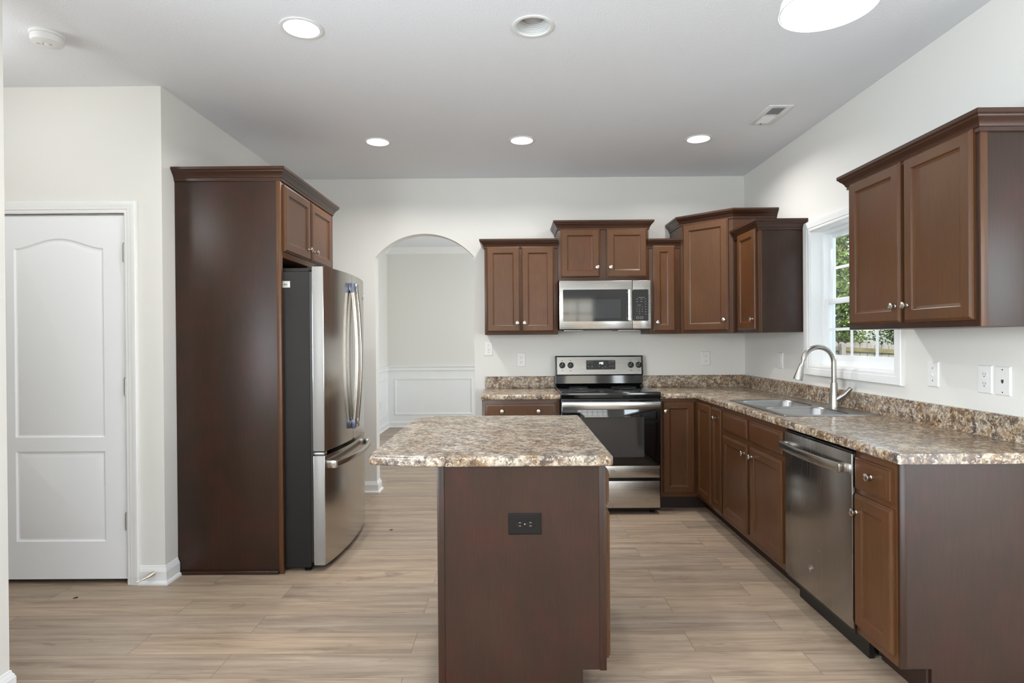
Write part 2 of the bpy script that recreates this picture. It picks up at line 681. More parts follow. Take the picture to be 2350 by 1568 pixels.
M['white_metal'] = plain('white_metal', lin(226, 226, 225), 0.45, var=0.01)
M['baffle'] = plain('white_baffle', lin(206, 206, 204), 0.5, var=0.01)
M['bulb'] = plain('unlit_bulb', lin(176, 176, 176), 0.4)
M['hinge'] = steel('hinge_steel', (0.42, 0.41, 0.39), 0.35, 'z')
M['brass'] = steel('door_stop_brass', (0.55, 0.50, 0.40), 0.35, 'x')
M['rubber'] = plain('white_rubber', lin(226, 226, 224), 0.6)
M['bit'] = plain('brown_bit', lin(74, 50, 34), 0.8)
M['label'] = plain('paper_label', lin(222, 222, 214), 0.6)
M['fence'] = wood('weathered_fence', lin(140, 136, 130), lin(168, 164, 156), lin(118, 114, 106), 0.8, 3)
M['moss'] = plain('mossy_rail', lin(112, 106, 74), 0.9, var=0.25)
M['bark'] = plain('bark', lin(84, 68, 54), 0.9, var=0.2)
M['grass'] = plain('grass', lin(96, 118, 60), 0.95, var=0.25)


def leaf_mat(name, a, b):
    m, nt, p = new_mat(name)
    c = ramp(nt, noise(nt, coords(nt), 2.4, 4, 0.6), [(0.32, lin(*a)), (0.68, lin(*b))])
    nt.links.new(c, p.inputs['Base Color'])
    p.inputs['Roughness'].default_value = 0.7
    p.inputs['Transmission Weight'].default_value = 0.0
    return m


M['leaf_a'] = leaf_mat('leaf_green', (62, 88, 36), (128, 150, 70))
M['leaf_b'] = leaf_mat('leaf_dark', (46, 68, 32), (94, 118, 56))
M['leaf_c'] = leaf_mat('leaf_pale', (92, 116, 60), (158, 172, 96))


def glass_mat():
    m = bpy.data.materials.new('window_pane')
    m.use_nodes = True
    nt = m.node_tree
    nt.nodes.clear()
    out = nt.nodes.new('ShaderNodeOutputMaterial')
    tr = nt.nodes.new('ShaderNodeBsdfTransparent')
    gl = nt.nodes.new('ShaderNodeBsdfGlossy')
    gl.inputs['Roughness'].default_value = 0.02
    mx = nt.nodes.new('ShaderNodeMixShader')
    mx.inputs[0].default_value = 0.05
    nt.links.new(tr.outputs[0], mx.inputs[1])
    nt.links.new(gl.outputs[0], mx.inputs[2])
    nt.links.new(mx.outputs[0], out.inputs[0])
    return m


M['pane'] = glass_mat()

# ------------------------------------------------------------------ room shell


def holed(fn, u0, u1, v0, v1, holes):
    """flat sheet with rectangular holes (u0,u1,v0,v1)"""
    us = sorted({u0, u1, *[h[0] for h in holes], *[h[1] for h in holes]})
    vs = sorted({v0, v1, *[h[2] for h in holes], *[h[3] for h in holes]})
    b = MB()
    for a0, a1 in zip(us, us[1:]):
        for b0, b1 in zip(vs, vs[1:]):
            um, vm = (a0 + a1) / 2, (b0 + b1) / 2
            if any(h[0] < um < h[1] and h[2] < vm < h[3] for h in holes):
                continue
            b.add([fn(a0, b0, 0), fn(a1, b0, 0), fn(a1, b1, 0), fn(a0, b1, 0)], [(0, 1, 2, 3)])
    return b


XMIN, XMAX, YMIN, YMAX = -3.7, 4.7, -1.65, 9.0
fl = MB().box(XMIN, XMAX, YMIN, YMAX, -0.1, 0.0)
struct(fl.build('floor', M['floor'], smooth=0), 'grey brown wood plank vinyl floor')

# ceiling with round openings for the recessed lamps
CANS = [(-0.951, 2.644, True), (0.097, 2.646, False), (-0.961, 4.166, True), (0.068, 4.160, True), (1.325, 4.160, True)]
RO = 0.083
sq = 0.12
cb = holed(lambda u, v, w: Vector((u, v, H)), XMIN, XMAX, YMIN, YMAX,
           [(x - sq, x + sq, y - sq, y + sq) for x, y, _ in CANS])
for x, y, _ in CANS:
    N = 48
    vs = []
    for k in range(N):
        g = 2 * PI * k / N + PI / 4
        c, s = math.cos(g), math.sin(g)
        t = sq / max(abs(c), abs(s))
        vs += [(x + RO * c, y + RO * s, H), (x + t * c, y + t * s, H)]
    cb.add(vs, [(2 * k, 2 * k + 1, 2 * ((k + 1) % N) + 1, 2 * ((k + 1) % N)) for k in range(N)])
cb.add([(XMIN, YMIN, H + .3), (XMAX, YMIN, H + .3), (XMAX, YMAX, H + .3), (XMIN, YMAX, H + .3)], [(0, 1, 2, 3)])
struct(cb.build('ceiling', M['ceiling'], smooth=0, recalc=False), 'pale grey textured ceiling')

# back wall with the arched opening
AX0, AX1, AZ, AR, TH = -1.213, -0.345, 2.070, 0.205, 0.115


def arch_pts(n=28):
    w = AX1 - AX0
    r = (w * w / 4 + AR * AR) / (2 * AR)
    cx, cz = (AX0 + AX1) / 2, AZ + AR - r
    a = math.asin(w / 2 / r)
    return [(cx + r * math.sin(-a + 2 * a * k / n), cz + r * math.cos(-a + 2 * a * k / n)) for k in range(n + 1)]


wb = MB()
ap = arch_pts()
for y in (YW, YW + TH):
    wb.add([(XL - .1, y, 0), (AX0, y, 0), (AX0, y, H), (XL - .1, y, H)], [(0, 1, 2, 3)])
    wb.add([(AX1, y, 0), (XR + .25, y, 0), (XR + .25, y, H), (AX1, y, H)], [(0, 1, 2, 3)])
    for (a, za), (b_, zb) in zip(ap, ap[1:]):
        wb.add([(a, y, za), (b_, y, zb), (b_, y, H), (a, y, H)], [(0, 1, 2, 3)])
opening = [(AX0, 0)] + ap + [(AX1, 0)]
for (a, za), (b_, zb) in zip(opening, opening[1:]):
    wb.add([(a, YW, za), (b_, YW, zb), (b_, YW + TH, zb), (a, YW + TH, za)], [(0, 1, 2, 3)])
struct(wb.build('wall_back', M['wall'], smooth=0, recalc=False), 'off-white back wall with an arched opening')

# right wall with the window opening
WY0, WY1, WZ0, WZ1 = 3.100, 3.985, 1.150, 2.060
wr = holed(F_right(XR), 2.0, YW + TH, 0, H, [(WY0, WY1, WZ0, WZ1)])
for b0 in [holed(F_right(XR + 0.15), 2.0, YW + TH, 0, H, [(WY0, WY1, WZ0, WZ1)])]:
    wr.add(b0.v, b0.f)
wr.add([(XR, 2.0, 0), (XR + .15, 2.0, 0), (XR + .15, 2.0, H), (XR, 2.0, H)], [(0, 1, 2, 3)])
for q in (((WY0, WZ0), (WY1, WZ0)), ((WY1, WZ0), (WY1, WZ1)), ((WY1, WZ1), (WY0, WZ1)), ((WY0, WZ1), (WY0, WZ0))):
    (a, za), (b_, zb) = q
    wr.add([(XR, a, za), (XR, b_, zb), (XR + .15, b_, zb), (XR + .15, a, za)], [(0, 1, 2, 3)])
struct(wr.build('wall_right', M['wall'], smooth=0, recalc=False), 'off-white right wall with the sink window')

wl = MB().box(XL - .1, XL, YD + .115, YW, 0, H)
struct(wl.build('wall_left', M['wall'], smooth=0), 'off-white wall behind the refrigerator')

# wall with the panelled door
DX0, DX1, DZ1 = -2.912, -2.152, 2.052
wd = MB()
wd.box(DX1, XL, YD, YD + .115, 0, H).box(XMIN, DX0, YD, YD + .115, 0, H).box(DX0, DX1, YD, YD + .115, DZ1, H)
struct(wd.build('wall_hall', M['wall'], smooth=0), 'off-white wall around the white panelled door')
struct(MB().box(XMIN, XL - .1, YD + .5, YD + .55, 0, H).build('wall_closet_blocker', M['wall'], smooth=0), 'added unseen wall keeping the closet dark')  # unseen wall added so the gap under the door stays dark
struct(MB().box(XMIN - .05, XMIN, YMIN, YMAX, 0, H).build('wall_far_left', M['wall'], smooth=0))
# near left wall, its end seen at the left edge of the photo
NX, NY = -1.921, 2.20
wn_ = holed(F_left(NX), YMIN, NY, 0, H, [(-0.9, 1.1, 0.85, 2.2)])
b0 = holed(F_left(NX - .115), YMIN, NY, 0, H, [(-0.9, 1.1, 0.85, 2.2)])
wn_.add(b0.v, b0.f)
wn_.add([(NX, NY, 0), (NX - .115, NY, 0), (NX - .115, NY, H), (NX, NY, H)], [(0, 1, 2, 3)])
struct(wn_.build('wall_near_left', M['wall'], smooth=0, recalc=False), 'near wall end at the left edge')
struct(MB().box(XMIN, NX - .115, NY - .1, NY, 0, H).build('wall_hall_near', M['wall'], smooth=0))
# eating area behind the camera
rear = holed(F_back(YMIN), NX, XMAX, 0, H, [(-0.45, 1.55, 0.85, 2.15), (2.60, 4.56, 0.0, 2.15)])
struct(rear.build('wall_rear', M['wall'], smooth=0, recalc=False))
side = holed(F_right(XMAX), YMIN, 2.0, 0, H, [(-0.45, 1.05, 0.85, 2.15)])
struct(side.build('wall_side', M['wall'], smooth=0, recalc=False))
struct(MB().box(XR + .15, XMAX, 2.0, 2.1, 0, H).build('wall_return', M['wall'], smooth=0))


def far_window(name, fn, u0, u1, v0, v1, nu, nv):
    b = MB()
    t = 0.05
    frame4(b, u0, u1, v0, v1, t, t, t, t, -.05, .02, fn)
    for k in range(1, nu):
        u = u0 + (u1 - u0) * k / nu
        b.box(u - .012, u + .012, v0, v1, -.03, 0, fn=fn)
    for k in range(1, nv):
        v = v0 + (v1 - v0) * k / nv
        b.box(u0, u1, v - .012, v + .012, -.03, 0, fn=fn)
    return struct(b.build(name, M['vinyl'], smooth=0))


far_window('window_2', lambda u, v, w: Vector((u, YMIN + w, v)), -0.45, 1.55, 0.85, 2.15, 6, 4)
far_window('window_3', lambda u, v, w: Vector((XMAX - w, u, v)), -0.45, 1.05, 0.85, 2.15, 3, 4)
far_window('added_left_window', lambda u, v, w: Vector((NX - .05 + w, u, v)), -0.9, 1.1, 0.85, 2.2, 4, 4)  # unseen window added for the light on the right wall
far_window('door_2', lambda u, v, w: Vector((u, YMIN + w, v)), 2.60, 4.56, 0.0, 2.15, 2, 1)

# dining room seen through the arch
DYB = 8.974
struct(MB().box(XL - .1, XL, YW, DYB, 0, H).build('wall_dining_left', M['wall'], smooth=0))
struct(MB().box(XL - .1, 1.8, DYB, DYB + .1, 0, H).build('wall_dining_back', M['wall'], smooth=0))
dr = holed(F_right(1.5), YW + TH, DYB, 0, H, [(6.4, 8.0, 0.7, 2.4)])
struct(dr.build('wall_dining_right', M['wall'], smooth=0, recalc=False))

# baseboards: board with a cap bead and a quarter round shoe
BASE = [(0, 0), (.026, 0), (.026, .010), (.022, .017), (.014, .020), (.014, .072), (.011, .078), (.0105, .083), (.006, .090), (.004, .100), (0, .102)]


def baseboard(name, path, side, prof=BASE, label=None):
    return struct(MB().sweep(prof, path, IDN, side=side).build(name, M['trim'], smooth=25), label)


baseboard('baseboard_hall', [(-2.081, YD), (XL, YD), (XL, YD + .118)], 1, label='white baseboard right of the panelled door')
baseboard('baseboard_left_back', [(XL, 4.36), (XL, YW), (AX0, YW), (AX0, YW + TH), (XL, YW + TH), (XL, DYB), (1.5, DYB)], 1)
baseboard('baseboard_near_left', [(NX, YMIN), (NX, NY), (NX - .115, NY)], 1)
baseboard('baseboard_back', [(AX1, YW + TH), (AX1, YW), (-0.262, YW)], 1)

# dining room wainscot mouldings
RAIL = [(0, .857), (.010, .857), (.012, .868), (.020, .874), (.022, .884), (.014, .890), (.014, .915), (.024, .922), (.030, .934), (.030, .944), (0, .946)]
struct(MB().sweep(RAIL, [(XL, YW + TH), (XL, DYB), (1.5, DYB)], IDN, side=1).build('trim_1', M['trim'], smooth=25), 'white chair rail in the dining room')
CRN = [(0, 2.665), (.010, 2.665), (.014, 2.68), (.03, 2.70), (.055, 2.73), (.07, 2.745), (.075, 2.759), (0, 2.759)]
struct(MB().sweep(CRN, [(XL, YW + TH), (XL, DYB), (1.5, DYB)], IDN, side=1).build('trim_2', M['trim'], smooth=25), 'white crown moulding in the dining room')
MOLD = [(0, 0), (0, .008), (.006, .014), (.014, .010), (.022, .012), (.030, .006), (.034, 0)]


def frame_mold(name, fn, u0, u1, v0, v1, label=None):
    b = MB().sweep(MOLD, [(u0, v0), (u1, v0), (u1, v1), (u0, v1)], fn, closed=True, side=-1)
    return struct(b.build(name, M['trim'], smooth=25), label)


frame_mold('trim_3', F_back(DYB), -1.84, -0.64, .19, .755, 'picture frame moulding on the dining room back wall')
frame_mold('trim_4', F_back(DYB), -0.45, 0.75, .19, .755)
frame_mold('trim_5', F_left(XL), 7.6, 8.85, .19, .755, 'picture frame moulding on the dining room left wall')
frame_mold('trim_6', F_left(XL), 6.1, 7.35, .19, .755)
# white wainscot field below the rail
struct(MB().box(XL, 1.5, DYB - .004, DYB, .1, .86).build('trim_7', M['trim'], smooth=0))
struct(MB().box(XL, XL + .004, YW + TH, DYB, .1, .86).build('trim_8', M['trim'], smooth=0))

# door casing and door
CAS = [(0, 0), (0, .010), (.006, .013), (.018, .013), (.022, .017), (.040, .018), (.050, .021), (.062, .021), (.066, .016), (.066, 0)]
ci = MB().sweep(CAS, [(DX0 - .004, 0), (DX0 - .004, DZ1 + .004), (DX1 + .004, DZ1 + .004), (DX1 + .004, 0)], F_back(YD), side=-1)
struct(ci.build('trim_9', M['trim'], smooth=25), 'white moulded casing around the panelled door')
jm = MB().box(DX0 - .004, DX0 + .002, YD, YD + .115, 0, DZ1).box(DX1 - .002, DX1 + .004, YD, YD + .115, 0, DZ1)
jm.box(DX0, DX1, YD, YD + .115, DZ1 - .002, DZ1 + .004)
struct(jm.build('trim_10', M['trim'], smooth=0))

door = thing('door_1', 'white two-panel arched-top door beside the tall cabinet panel', 'door', (DX1, YD, 0))
door['kind'] = 'structure'
fd = F_back(YD + .006)
db = MB()
x0, x1, z0, z1 = DX0 + .003, DX1 - .003, .026, DZ1 - .005
pu0, pu1 = -2.775, -2.277


def arch_loop(d, w, v0, v1, rise):
    L = [fd(pu0 + d, v0 + d, w), fd(pu1 - d, v0 + d, w)]
    n = 24
    for k in range(n + 1):
        t = k / n
        u = pu1 - d - (pu1 - pu0 - 2 * d) * t
        s = 0.5 - 0.5 * math.cos(2 * PI * t)
        L.append(fd(u, v1 - d + rise * s ** 0.85, w))
    return L


PRF = [(0, 0), (.007, -.007), (.014, -.008), (.022, -.006), (.040, -.002)]
for (v0, v1, rise) in ((.815, 1.866, .055), (.235, .737, 0.0)):
    db.rings([arch_loop(d, w, v0, v1, rise) for d, w in PRF])
db.add([fd(x0, z0, 0), fd(pu0, z0, 0), fd(pu0, z1, 0), fd(x0, z1, 0)], [(0, 1, 2, 3)])
db.add([fd(pu1, z0, 0), fd(x1, z0, 0), fd(x1, z1, 0), fd(pu1, z1, 0)], [(0, 1, 2, 3)])
db.add([fd(pu0, z0, 0), fd(pu1, z0, 0), fd(pu1, .235, 0), fd(pu0, .235, 0)], [(0, 1, 2, 3)])
db.add([fd(pu0, .737, 0), fd(pu1, .737, 0), fd(pu1, .815, 0), fd(pu0, .815, 0)], [(0, 1, 2, 3)])
top = arch_loop(0, 0, .815, 1.866, .055)[2:]
for a, b_ in zip(top, top[1:]):
    db.add([a, b_, Vector((b_.x, b_.y, z1)), Vector((a.x, a.y, z1))], [(0, 1, 2, 3)])
for (a, b_) in (((x0, z0), (x1, z0)), ((x1, z0), (x1, z1)), ((x1, z1), (x0, z1)), ((x0, z1), (x0, z0))):
    db.add([fd(*a, 0), fd(*b_, 0), fd(*b_, -.035), fd(*a, -.035)], [(0, 1, 2, 3)])
db.add([fd(x0, z0, -.035), fd(x1, z0, -.035), fd(x1, z1, -.035), fd(x0, z1, -.035)], [(0, 1, 2, 3)])
db.build('panel', M['door_paint'], door, smooth=20, recalc=False)
for za, zb in ((1.788, 1.886), (1.048, 1.142), (.300, .394)):
    hb = MB().tube([(DX1 - .001, YD - .004, za), (DX1 - .001, YD - .004, zb)], .0075, 10)
    hb.box(DX1 - .012, DX1 + .004, YD - .001, YD + .004, za, zb, .001)
    hb.lathe([(0, zb), (.005, zb), (.006, zb + .003), (0, zb + .007)], lambda a, b, h: Vector((DX1 - .001 + a, YD - .004 + b, h)), 10)
    hb.build('hinge', M['hinge'], door)

# kitchen window
win = thing('window_1', 'white double-hung window with grilles above the sink', 'window', (XR, (WY0 + WY1) / 2, WZ0))
win['kind'] = 'structure'
wc = MB().sweep([(o, h) for o, h in CAS], [(WY0, WZ0), (WY1, WZ0), (WY1, WZ1), (WY0, WZ1)], F_right(XR), closed=True, side=1)
wc.build('window_casing', M['trim'], win, smooth=25)
fw = F_right(XR + .15)
jb = MB()
jt = .006
frame4(jb, WY0, WY1, WZ0, WZ1, jt, jt, jt, jt, 0, .152, fw)
jb.build('window_jamb', M['trim'], win, smooth=0)
fr = MB()
ft = .026
frame4(fr, WY0 + jt, WY1 - jt, WZ0 + jt, WZ1 - jt, ft, ft, .03, .02, 0, .075, fw)
fr.build('window_frame', M['vinyl'], win, smooth=0)
zm = 1.585


def sash(name, v0, v1, w0, w1, rails):
    s = MB()
    u0, u1 = WY0 + jt + ft - .006, WY1 - jt - ft + .006
    st = .036
    frame4(s, u0, u1, v0, v1, st, st, rails[0], rails[1], w0, w1, fw, .002)
    o = s.build(name, M['vinyl'], win)
    g0, g1, h0, h1 = u0 + st - .004, u1 - st + .004, v0 + rails[0] - .004, v1 - rails[1] + .004
    wm = (w0 + w1) / 2
    MB().box(g0, g1, h0, h1, wm - .002, wm + .002, fn=fw).build('pane', M['pane'], o, smooth=0)
    g = MB()
    for k in (1, 2):
        u = g0 + (g1 - g0) * k / 3
        g.box(u - .009, u + .009, h0, h1, wm - .0045, wm + .0045, .002, fn=fw)
    v = (h0 + h1) / 2
    us = [g0, g0 + (g1 - g0) / 3, g0 + 2 * (g1 - g0) / 3, g1]
    for k in range(3):
        g.box(us[k] + (.009 if k else 0), us[k + 1] - (.009 if k < 2 else 0), v - .009, v + .009, wm - .0045, wm + .0045, fn=fw)
    g.build('grille', M['vinyl'], o)
    return o


sash('upper_sash', zm - .02, WZ1 - .024, .010, .034, (.034, .030))
lo = sash('lower_sash', WZ0 + .034, zm + .012, .040, .066, (.040, .036))
lk = MB().box(3.52, 3.58, zm + .012, zm + .022, .035, .06, .003, fn=fw).box(3.54, 3.60, zm + .020, zm + .028, .045, .055, .003, fn=fw)
lk.build('sash_lock', M['vinyl'], lo)

# ------------------------------------------------------------------ outside
struct(MB().box(-20, 40, -14, 40, -.75, -.62).build('ground', M['grass'], smooth=0), 'grass outside')
fen = thing('fence', 'weathered grey dog-ear picket fence seen through the window', 'fence', (7.2, 12.0, -.62))
FTOP = lambda x: 1.237 - .058 * (x - 6.72)
pk = MB()
x = 4.6
i = 0
while x < 11.4:
    t = FTOP(x) + random.uniform(-.008, .008)
    w = .136
    pk.prism([(x, -.62), (x + w, -.62), (x + w, t - .045), (x + w - .036, t), (x + .036, t), (x, t - .045)], 0, .018,
             lambda a, b, c: Vector((a, 12.0 - c + .02, b)))
    x += .148
pk.build('pickets', M['fence'], fen, smooth=0)
for dz in (-.185, -1.55):
    rl = MB()
    rl.prism([(4.6, FTOP(4.6) + dz), (11.4, FTOP(11.4) + dz), (11.4, FTOP(11.4) + dz + .085), (4.6, FTOP(4.6) + dz + .085)], 0, .04,
             lambda a, b, c: Vector((a, 11.998 - c, b)))
    plabel(rl.build('rail', M['moss'], fen, smooth=0), 'mossy top rail' if dz > -1 else 'mossy bottom rail')
for px in (6.70, 9.1):
    MB().box(px - .045, px + .045, 11.86, 11.955, -.62, FTOP(px) - .03, .004).build('post', M['fence'], fen, smooth=0)


def tree(label, loc, rad, hgt, n, mat, seed):
    R = random.Random(seed)
    t = thing('tree', label, 'tree', loc, 'trees beyond the fence')
    lv = MB()
    x0, y0, z0 = loc
    blobs = [(R.uniform(-.6, .6) * rad, R.uniform(-.6, .6) * rad, R.uniform(.14, .92) * hgt, R.uniform(.35, .62) * rad) for _ in range(22)]
    for _ in range(n):
        bx, by, bz, br = R.choice(blobs)
        d = Vector((R.gauss(0, 1), R.gauss(0, 1), R.gauss(0, 1))).normalized() * br * (R.random() ** .35)
        p = Vector((x0 + bx, y0 + by, z0 + bz)) + d
        p.z = max(p.z, z0 + .15)
        a = Vector((R.gauss(0, 1), R.gauss(0, 1), R.gauss(0, 1))).normalized()
        b_ = a.cross(Vector((R.gauss(0, 1), R.gauss(0, 1), R.gauss(0, 1)))).normalized()
        s = R.uniform(.03, .07)
        lv.add([p - a * s, p - b_ * s * .5, p + a * s, p + b_ * s * .5], [(0, 1, 2, 3)])
    lv.build('foliage', mat, t, smooth=0, recalc=False)
    tr = MB().tube([(x0, y0, z0), (x0 + .05, y0, z0 + hgt * .35), (x0, y0 + .05, z0 + hgt * .8)], [.12, .09, .03], 8)
    for k in range(5):
        g = R.uniform(0, 2 * PI)
        zz = z0 + hgt * R.uniform(.3, .6)
        tr.tube([(x0, y0, zz), (x0 + math.cos(g) * rad * .5, y0 + math.sin(g) * rad * .5, zz + hgt * .2)], [.04, .012], 6)
    tr.build('trunk', M['bark'], t)


tree('bushy green tree right behind the fence at the left of the window', (7.35, 13.9, -.62), 1.0, 5.6, 24000, M['leaf_a'], 1)
tree('dark green tree behind the fence at the right of the window', (9.85, 13.9, -.62), 1.0, 4.8, 24000, M['leaf_b'], 2)
tree('pale green tree standing tallest beyond the fence', (8.6, 17.0, -.62), 1.45, 7.4, 26000, M['leaf_c'], 3)
tree('far dark tree filling the gap beyond the fence', (12.1, 17.2, -.62), 1.45, 6.4, 18000, M['leaf_b'], 4)

# ------------------------------------------------------------------ cabinet parts
DOOR = [(0, 0), (0, .010), (.005, .0125), (.007, .0160), (.012, .019), (.052, .019), (.055, .0170), (.057, .0130), (.066, .0095), (.069, .0095)]
DRAW = [(0, 0), (0, .010), (.006, .0115), (.008, .0155), (.018, .0175), (.021, .019), (.024, .019)]
CROWN = [(0, -.072), (.007, -.072), (.007, -.058), (.011, -.055), (.014, -.046), (.022, -.034), (.031, -.026), (.033, -.020), (.037, -.018), (.040, -.014), (.040, 0), (0, 0)]


def knob(fn, u, v, w, parent):
    pr = [(0, 0), (.0075, 0), (.0075, .002), (.0045, .005), (.0045, .013), (.009, .016), (.0150, .0185), (.0160, .021), (.0150, .0245), (.0095, .0275), (0, .0285)]
    b = MB().lathe(pr, lambda a, c, h: fn(u + a, v + c, w + h), 20)
    return b.build('knob', M['nickel'], parent, smooth=40)


def cab_door(fn, u0, u1, v0, v1, parent, kn=None, name='door', prof=DOOR):
    o = MB().panel(fn, u0, u1, v0, v1, prof).build(name, M['wood'], parent, smooth=20)
    if kn:
        for k in (kn if isinstance(kn, list) else [kn]):
            knob(fn, k[0], k[1], .019 if name != 'door' or True else .019, o)
    return o


def drawer(fn, u0, u1, v0, v1, parent, kn=None):
    return cab_door(fn, u0, u1, v0, v1, parent, kn, 'drawer_front', DRAW)


def crown(path, ztop, parent, side=1):
    return MB().sweep([(o, ztop + h) for o, h in CROWN], path, IDN, side=side).build('crown_moulding', M['wood_dark'], parent, smooth=25)


YF = YW - .325          # face of the upper cabinets on the back wall
fb = F_back(YF)

# --- left pair on the back wall
c = thing('wall_cabinet', 'double-door wall cabinet nearest the arched opening', 'cabinet', (.065, YF, 1.38), 'dark brown wall cabinets')
MB().box(-.237, .366, YF, YW, 1.38, 2.15, .001).build('body', M['wood_frame'], c)
cab_door(fb, -.221, .055, 1.402, 2.103, c, (.030, 1.474))
cab_door(fb, .066, .333, 1.402, 2.103, c, (.089, 1.474))
crown([(-.237, YW), (-.237, YF), (.366, YF)], 2.163, c, 1)

# --- above the microwave
c = thing('wall_cabinet', 'short raised wall cabinet directly above the microwave', 'cabinet', (.745, YF, 1.826), 'dark brown wall cabinets')
MB().box(.368, 1.113, YF - .002, YW, 1.820, 2.30, .001).build('body', M['wood_frame'], c)
cab_door(F_back(YF - .002), .390, .709, 1.845, 2.243, c, (.686, 1.925))
cab_door(F_back(YF - .002), .769, 1.096, 1.845, 2.243, c, (.796, 1.925))
crown([(.368, YW), (.368, YF - .002), (1.113, YF - .002), (1.113, YW)], 2.310, c, 1)

# --- narrow one right of the microwave
c = thing('wall_cabinet', 'narrow single-door wall cabinet right of the microwave', 'cabinet', (1.24, YF, 1.378), 'dark brown wall cabinets')
MB().box(1.115, 1.371, YF, YW, 1.378, 2.145, .001).build('body', M['wood_frame'], c)
cab_door(fb, 1.146, 1.326, 1.398, 2.103, c, (1.177, 1.472))
MB().sweep([(o, 2.155 + h) for o, h in CROWN], [(1.098, YF), (1.366, YF)], IDN, side=1).build('crown_moulding', M['wood_dark'], c, smooth=25)

# --- diagonal corner cabinet
CA, CB = Vector((1.373, 4.800)), Vector((1.690, 4.490))
c = thing('wall_cabinet', 'tall diagonal corner wall cabinet with the highest crown', 'cabinet', (1.7, 4.8, 1.378), 'dark brown wall cabinets')
MB().prism([(CA.x, YW - .001), (CA.x, CA.y), (CB.x, CB.y), (XR - .001, CB.y), (XR - .001, YW - .001)], 1.378, 2.315, IDN).build('body', M['wood_frame'], c, smooth=0)
dd = (CB - CA).normalized()
dn = Vector((dd.y, -dd.x))
DL = (CB - CA).length


def F_diag(u, v, w):
    q = CA + dd * u + dn * w
    return Vector((q.x, q.y, v))


cab_door(F_diag, .030, DL - .035, 1.397, 2.262, c, (DL - .062, 1.482))
crown([(CA.x, YW), (CA.x, CA.y), (CB.x, CB.y), (XR - .001, CB.y)], 2.332, c, 1)

# --- small cabinet between the corner and the window
XF = XR - .325
fr_ = F_right(XF)
c = thing('wall_cabinet', 'single-door wall cabinet between the corner cabinet and window', 'cabinet', (XF, 4.25, 1.378), 'dark brown wall cabinets')
MB().box(XF, XR, 4.052, 4.489, 1.378, 2.145, .001).build('body', M['wood_panel'], c)
cab_door(fr_, 4.080, 4.400, 1.398, 2.110, c, (4.040 + .068, 1.472))
MB().box(XF - .001, XF + .022, 4.050, 4.056, 1.378, 2.10, .001).build('end_stile', M['wood'], c)
crown([(XF, 4.489), (XF, 4.052), (XR - .001, 4.052)], 2.160, c, 1)

# --- big cabinet in the right foreground
c = thing('wall_cabinet', 'large double-door wall cabinet nearest the camera, right of window', 'cabinet', (XF, 2.55, 1.377), 'dark brown wall cabinets')
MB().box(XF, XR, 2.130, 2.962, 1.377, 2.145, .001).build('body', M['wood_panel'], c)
cab_door(fr_, 2.552, 2.936, 1.402, 2.108, c, (2.578, 1.475))
cab_door(fr_, 2.150, 2.528, 1.402, 2.108, c, (2.500, 1.475))
MB().box(XF - .001, XF + .026, 2.1275, 2.134, 1.377, 2.10, .001).build('end_stile', M['wood'], c)
crown([(XR - .001, 2.962), (XF, 2.962), (XF, 2.130), (XR - .001, 2.130)], 2.158, c, 1)

# ------------------------------------------------------------------ refrigerator surround
YP, XP = 3.348, -1.335
c = thing('refrigerator_cabinet', 'tall cabinet with full-height side panel around the refrigerator', 'cabinet', (-1.64, YP, 0))
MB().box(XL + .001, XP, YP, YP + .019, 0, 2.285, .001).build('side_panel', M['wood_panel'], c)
MB().box(XP - .024, XP + .0015, YP - .0025, YP + .022, 0, 2.268, .002).build('front_stile', M['wood'], c)
MB().box(XL + .001, XP - .025, YP - .010, YP, 0, .022, .004).build('shoe_strip', M['wood_panel'], c)
MB().box(XL + .001, XP - .001, YP - .004, YP, 2.262, 2.283, .001).build('frieze_strip', M['wood_panel'], c)
MB().box(XL + .001, XP, YP + .0195, 4.295, 1.826, 2.288, .001).build('body', M['wood'], c)
fo = F_left(XP)
cab_door(fo, 3.378, 3.800, 1.862, 2.250, c, (3.752, 1.928))
cab_door(fo, 3.826, 4.245, 1.862, 2.250, c, (3.872, 1.928))
MB().box(XL + .001, XP, 4.2955, 4.314, 0, 2.288, .001).build('side_panel', M['wood_panel'], c)
crown([(XL + .001, YP), (XP, YP), (XP, 4.314), (XL + .001, 4.314)], 2.337, c, 1)

# ------------------------------------------------------------------ refrigerator
f = thing('refrigerator', 'stainless french-door refrigerator with dark grey side', 'refrigerator', (-1.5, 3.84, 0))
FY0, FY1 = 3.386, 4.288
FYM = (FY0 + FY1) / 2
MB().box(-1.925, -1.187, FY0, FY1, .022, 1.745, .004).build('case', M['grey_case'], f)
gk = MB().box(-1.189, -1.172, FY0 + .004, FY1 - .004, .05, 1.745)
gk.build('gasket', M['black'], f, smooth=0)


def bulge(y):
    t = (y - FYM) / ((FY1 - FY0) / 2)
    return -1.105 + .042 * (1 - t * t)


def curved_slab(y0, y1, z0, z1, name, mats):
    n = 16
    pts = [(-1.171, y0)]
    for k in range(n + 1):
        y = y0 + (y1 - y0) * k / n
        pts.append((bulge(y), y))
    pts.append((-1.171, y1))
    return MB().prism(pts, z0, z1, IDN, bev=.004).build(name, mats, f, smooth=40)


dn_ = curved_slab(FY0, FYM - .002, .697, 1.775, 'door', M['steel_v'])
df_ = curved_slab(FYM + .002, FY1, .697, 1.775, 'door', M['steel_v'])
dz = curved_slab(FY0, FY1, .034, .672, 'freezer_drawer', M['steel_v'])
for o, za, zb in ((dn_, .698, 1.774), (dz, .035, .671)):
    MB().box(-1.168, -1.108, FY0 - .0015, FY0 + .004, za, zb, .001).build('edge_trim', M['edge_metal'], o)


